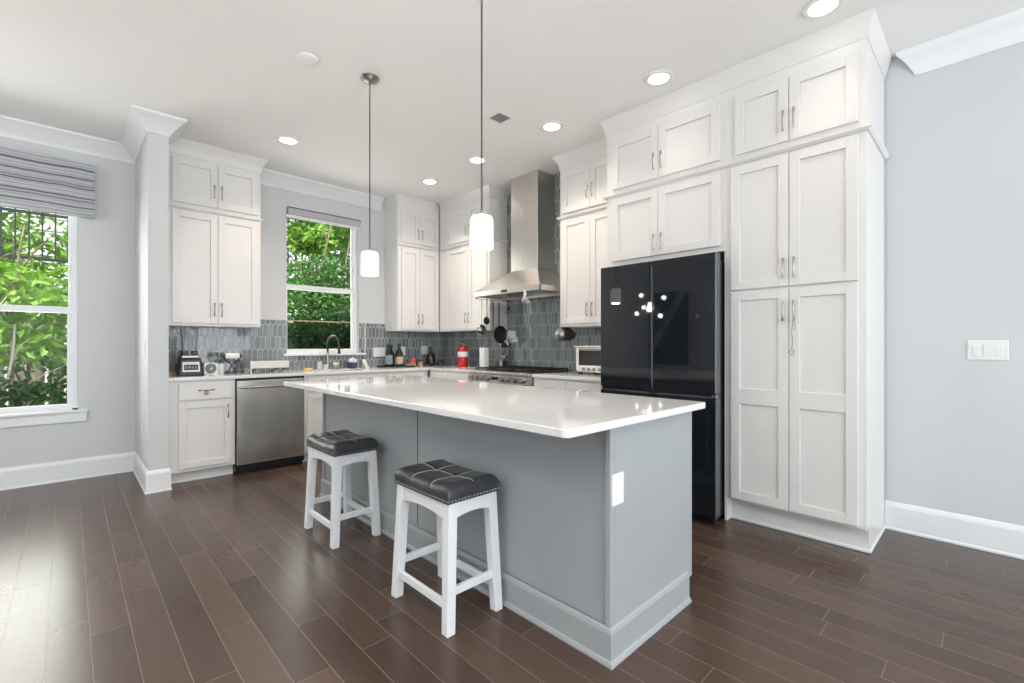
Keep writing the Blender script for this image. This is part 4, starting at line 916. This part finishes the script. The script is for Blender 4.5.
def tree(label, base, top, lean, clusters, n, size, lm, tm='bark', r=.04, stems=1):
    t = thing('tree', label, 'tree', base, 0, 'trees and shrubs outside the windows'); bm = NB()
    for k in range(stems):
        ox = (k-(stems-1)/2)*.22; ph = rng.uniform(0, 6)
        pts = [(ox+lean[0]*s*(1+.3*k)+.05*math.sin(s*5+ph), lean[1]*s+.04*math.cos(s*4+ph), top*s) for s in [i/10 for i in range(11)]]
        tube(bm, pts, [r*(1-.6*i/10) for i in range(11)], 8)
        for j in range(4, 10, 2):
            p = Vector(pts[j]); q = p+Vector((rng.uniform(-.7, .7), rng.uniform(-.3, .3), rng.uniform(.2, .7))); tube(bm, [p, (p+q)/2+Vector((0, 0, .05)), q], [r*.4, r*.3, r*.15], 6)
    obj('trunk', bm, M[tm], t, smooth=60)
    bm = NB()
    for c, rad in clusters: leaves(bm, c, rad, int(n/len(clusters)), size)
    obj('foliage', bm, M[lm], t)
    return t
# fence
fc = thing('wooden_fence', 'shaded weathered board fence behind the garden shrubs', 'fence', (0, 9.6, -.5))
for k in range(56):
    x = -5.2+k*.20
    bm = NB(); box(bm, x, x+.165, 0, .025, 0, 2.05+.02*rng.random()); obj('board', bm, M['fence'], fc)
B('rail', M['fence'], fc, (-5.2, 6, .03, .08, .4, .5)); B('rail', M['fence'], fc, (-5.2, 6, .03, .08, 1.6, 1.7))
# neighbour house wall and dark railing
nb = thing('neighbour_house', 'pale sided house wall beyond the garden', 'house', (0, 15.5, -.5)); B('wall', M['siding'], nb, (-12, 14, 0, .3, 0, 6.0)); B('siding_lap', M['siding'], nb, *[(-12, 14, -.02, 0, .2+k*.3, .22+k*.3) for k in range(19)])
for x in (-6.5, -2.0, 2.2, 7.0): B('window', M['ovenglass'], nb, (x, x+1.1, -.04, 0, 2.2, 4.2))
rlg = thing('deck_railing', 'dark metal deck railing seen high through the windows', 'railing', (0, 10.6, 0))
B('top_rail', M['metaldark'], rlg, (-5.0, 8.2, 0, .05, 3.95, 4.0)); B('bottom_rail', M['metaldark'], rlg, (-5.0, 8.2, 0, .05, 2.55, 2.60)); B('mid_rail', M['metaldark'], rlg, (-5.0, 8.2, .0, .05, 3.28, 3.32)); B('deck_edge', M['metaldark'], rlg, (-5.0, 8.2, 0, .08, 1.98, 2.06))
for k in range(88):
    x = -4.95+k*.15; B('baluster', M['metaldark'], rlg, (x, x+.022, .012, .038, 2.6, 3.95))
# trees: left window
tree('bright green leafy shrub just outside the dining window', (-.7, 7.85, -.5), 3.1, (.2, .05), [((0, 0, 2.45), (.8, .38, .22)), ((.55, 0, 2.15), (.45, .34, .2)), ((-.7, 0, 2.2), (.6, .34, .3)), ((.1, 0, 1.75), (.9, .36, .28))], 2300, .13, 'leaf', r=.025, stems=2)
tree('dense mid green shrub low outside the dining window', (-.6, 8.9, -.5), 2.5, (.1, 0), [((0, 0, 1.7), (1.3, .36, .4)), ((.9, 0, 1.2), (.7, .36, .6)), ((-.9, 0, 1.0), (.9, .36, .7))], 2600, .12, 'leafmid', r=.03, stems=2)
tree('pale trunked dark tree seen low in the dining window', (-.8, 6.8, -.5), 1.9, (.1, 0), [((.1, 0, .75), (1.1, .36, .35)), ((.0, 0, 1.2), (.8, .3, .2))], 900, .10, 'leafdark', 'palebark', .022, 3)
tree('tall airy tree behind the deck railing beyond the dining window', (-.8, 12.0, -.5), 5.5, (-.2, 0), [((-.6, 0, 4.6), (2.0, .5, .8)), ((.3, .1, 3.3), (1.8, .5, .7))], 2600, .18, 'leaf', r=.05)
# trees: kitchen window
tree('bright green tree at the top of the kitchen window', (3.7, 8.9, -.5), 4.6, (-.3, 0), [((-.3, 0, 4.35), (1.1, .36, .38)), ((.6, 0, 4.0), (.7, .36, .4)), ((-.4, 0, 3.7), (.45, .34, .3)), ((.9, 0, 3.3), (.5, .3, .3))], 3600, .15, 'leaf', r=.04, stems=2)
tree('slender brown stemmed tree crossing the kitchen window', (2.9, 7.85, -.5), 4.3, (.8, .05), [((.5, 0, 2.8), (1.0, .36, .5)), ((0, 0, 2.4), (.7, .36, .4)), ((.6, 0, 1.9), (1.0, .36, .6))], 3600, .10, 'leafmid', r=.026, stems=4)
tree('dark green dense shrub filling the lower kitchen window', (2.7, 6.8, -.5), 2.0, (.05, 0), [((0, 0, 1.5), (1.1, .36, .55)), ((.3, 0, 1.9), (.8, .34, .3)), ((-.4, 0, 1.6), (.6, .3, .5)), ((.1, 0, 1.4), (.9, .3, .4))], 6500, .085, 'leafdark', r=.025, stems=3)
tree('mid green tree behind the deck railing beyond the kitchen window', (5.2, 12.0, -.5), 5.6, (0, 0), [((0, 0, 4.6), (2.0, .5, .8)), ((-.5, 0, 3.2), (1.6, .5, .9))], 3000, .17, 'leafmid', 'palebark', .05, 2)
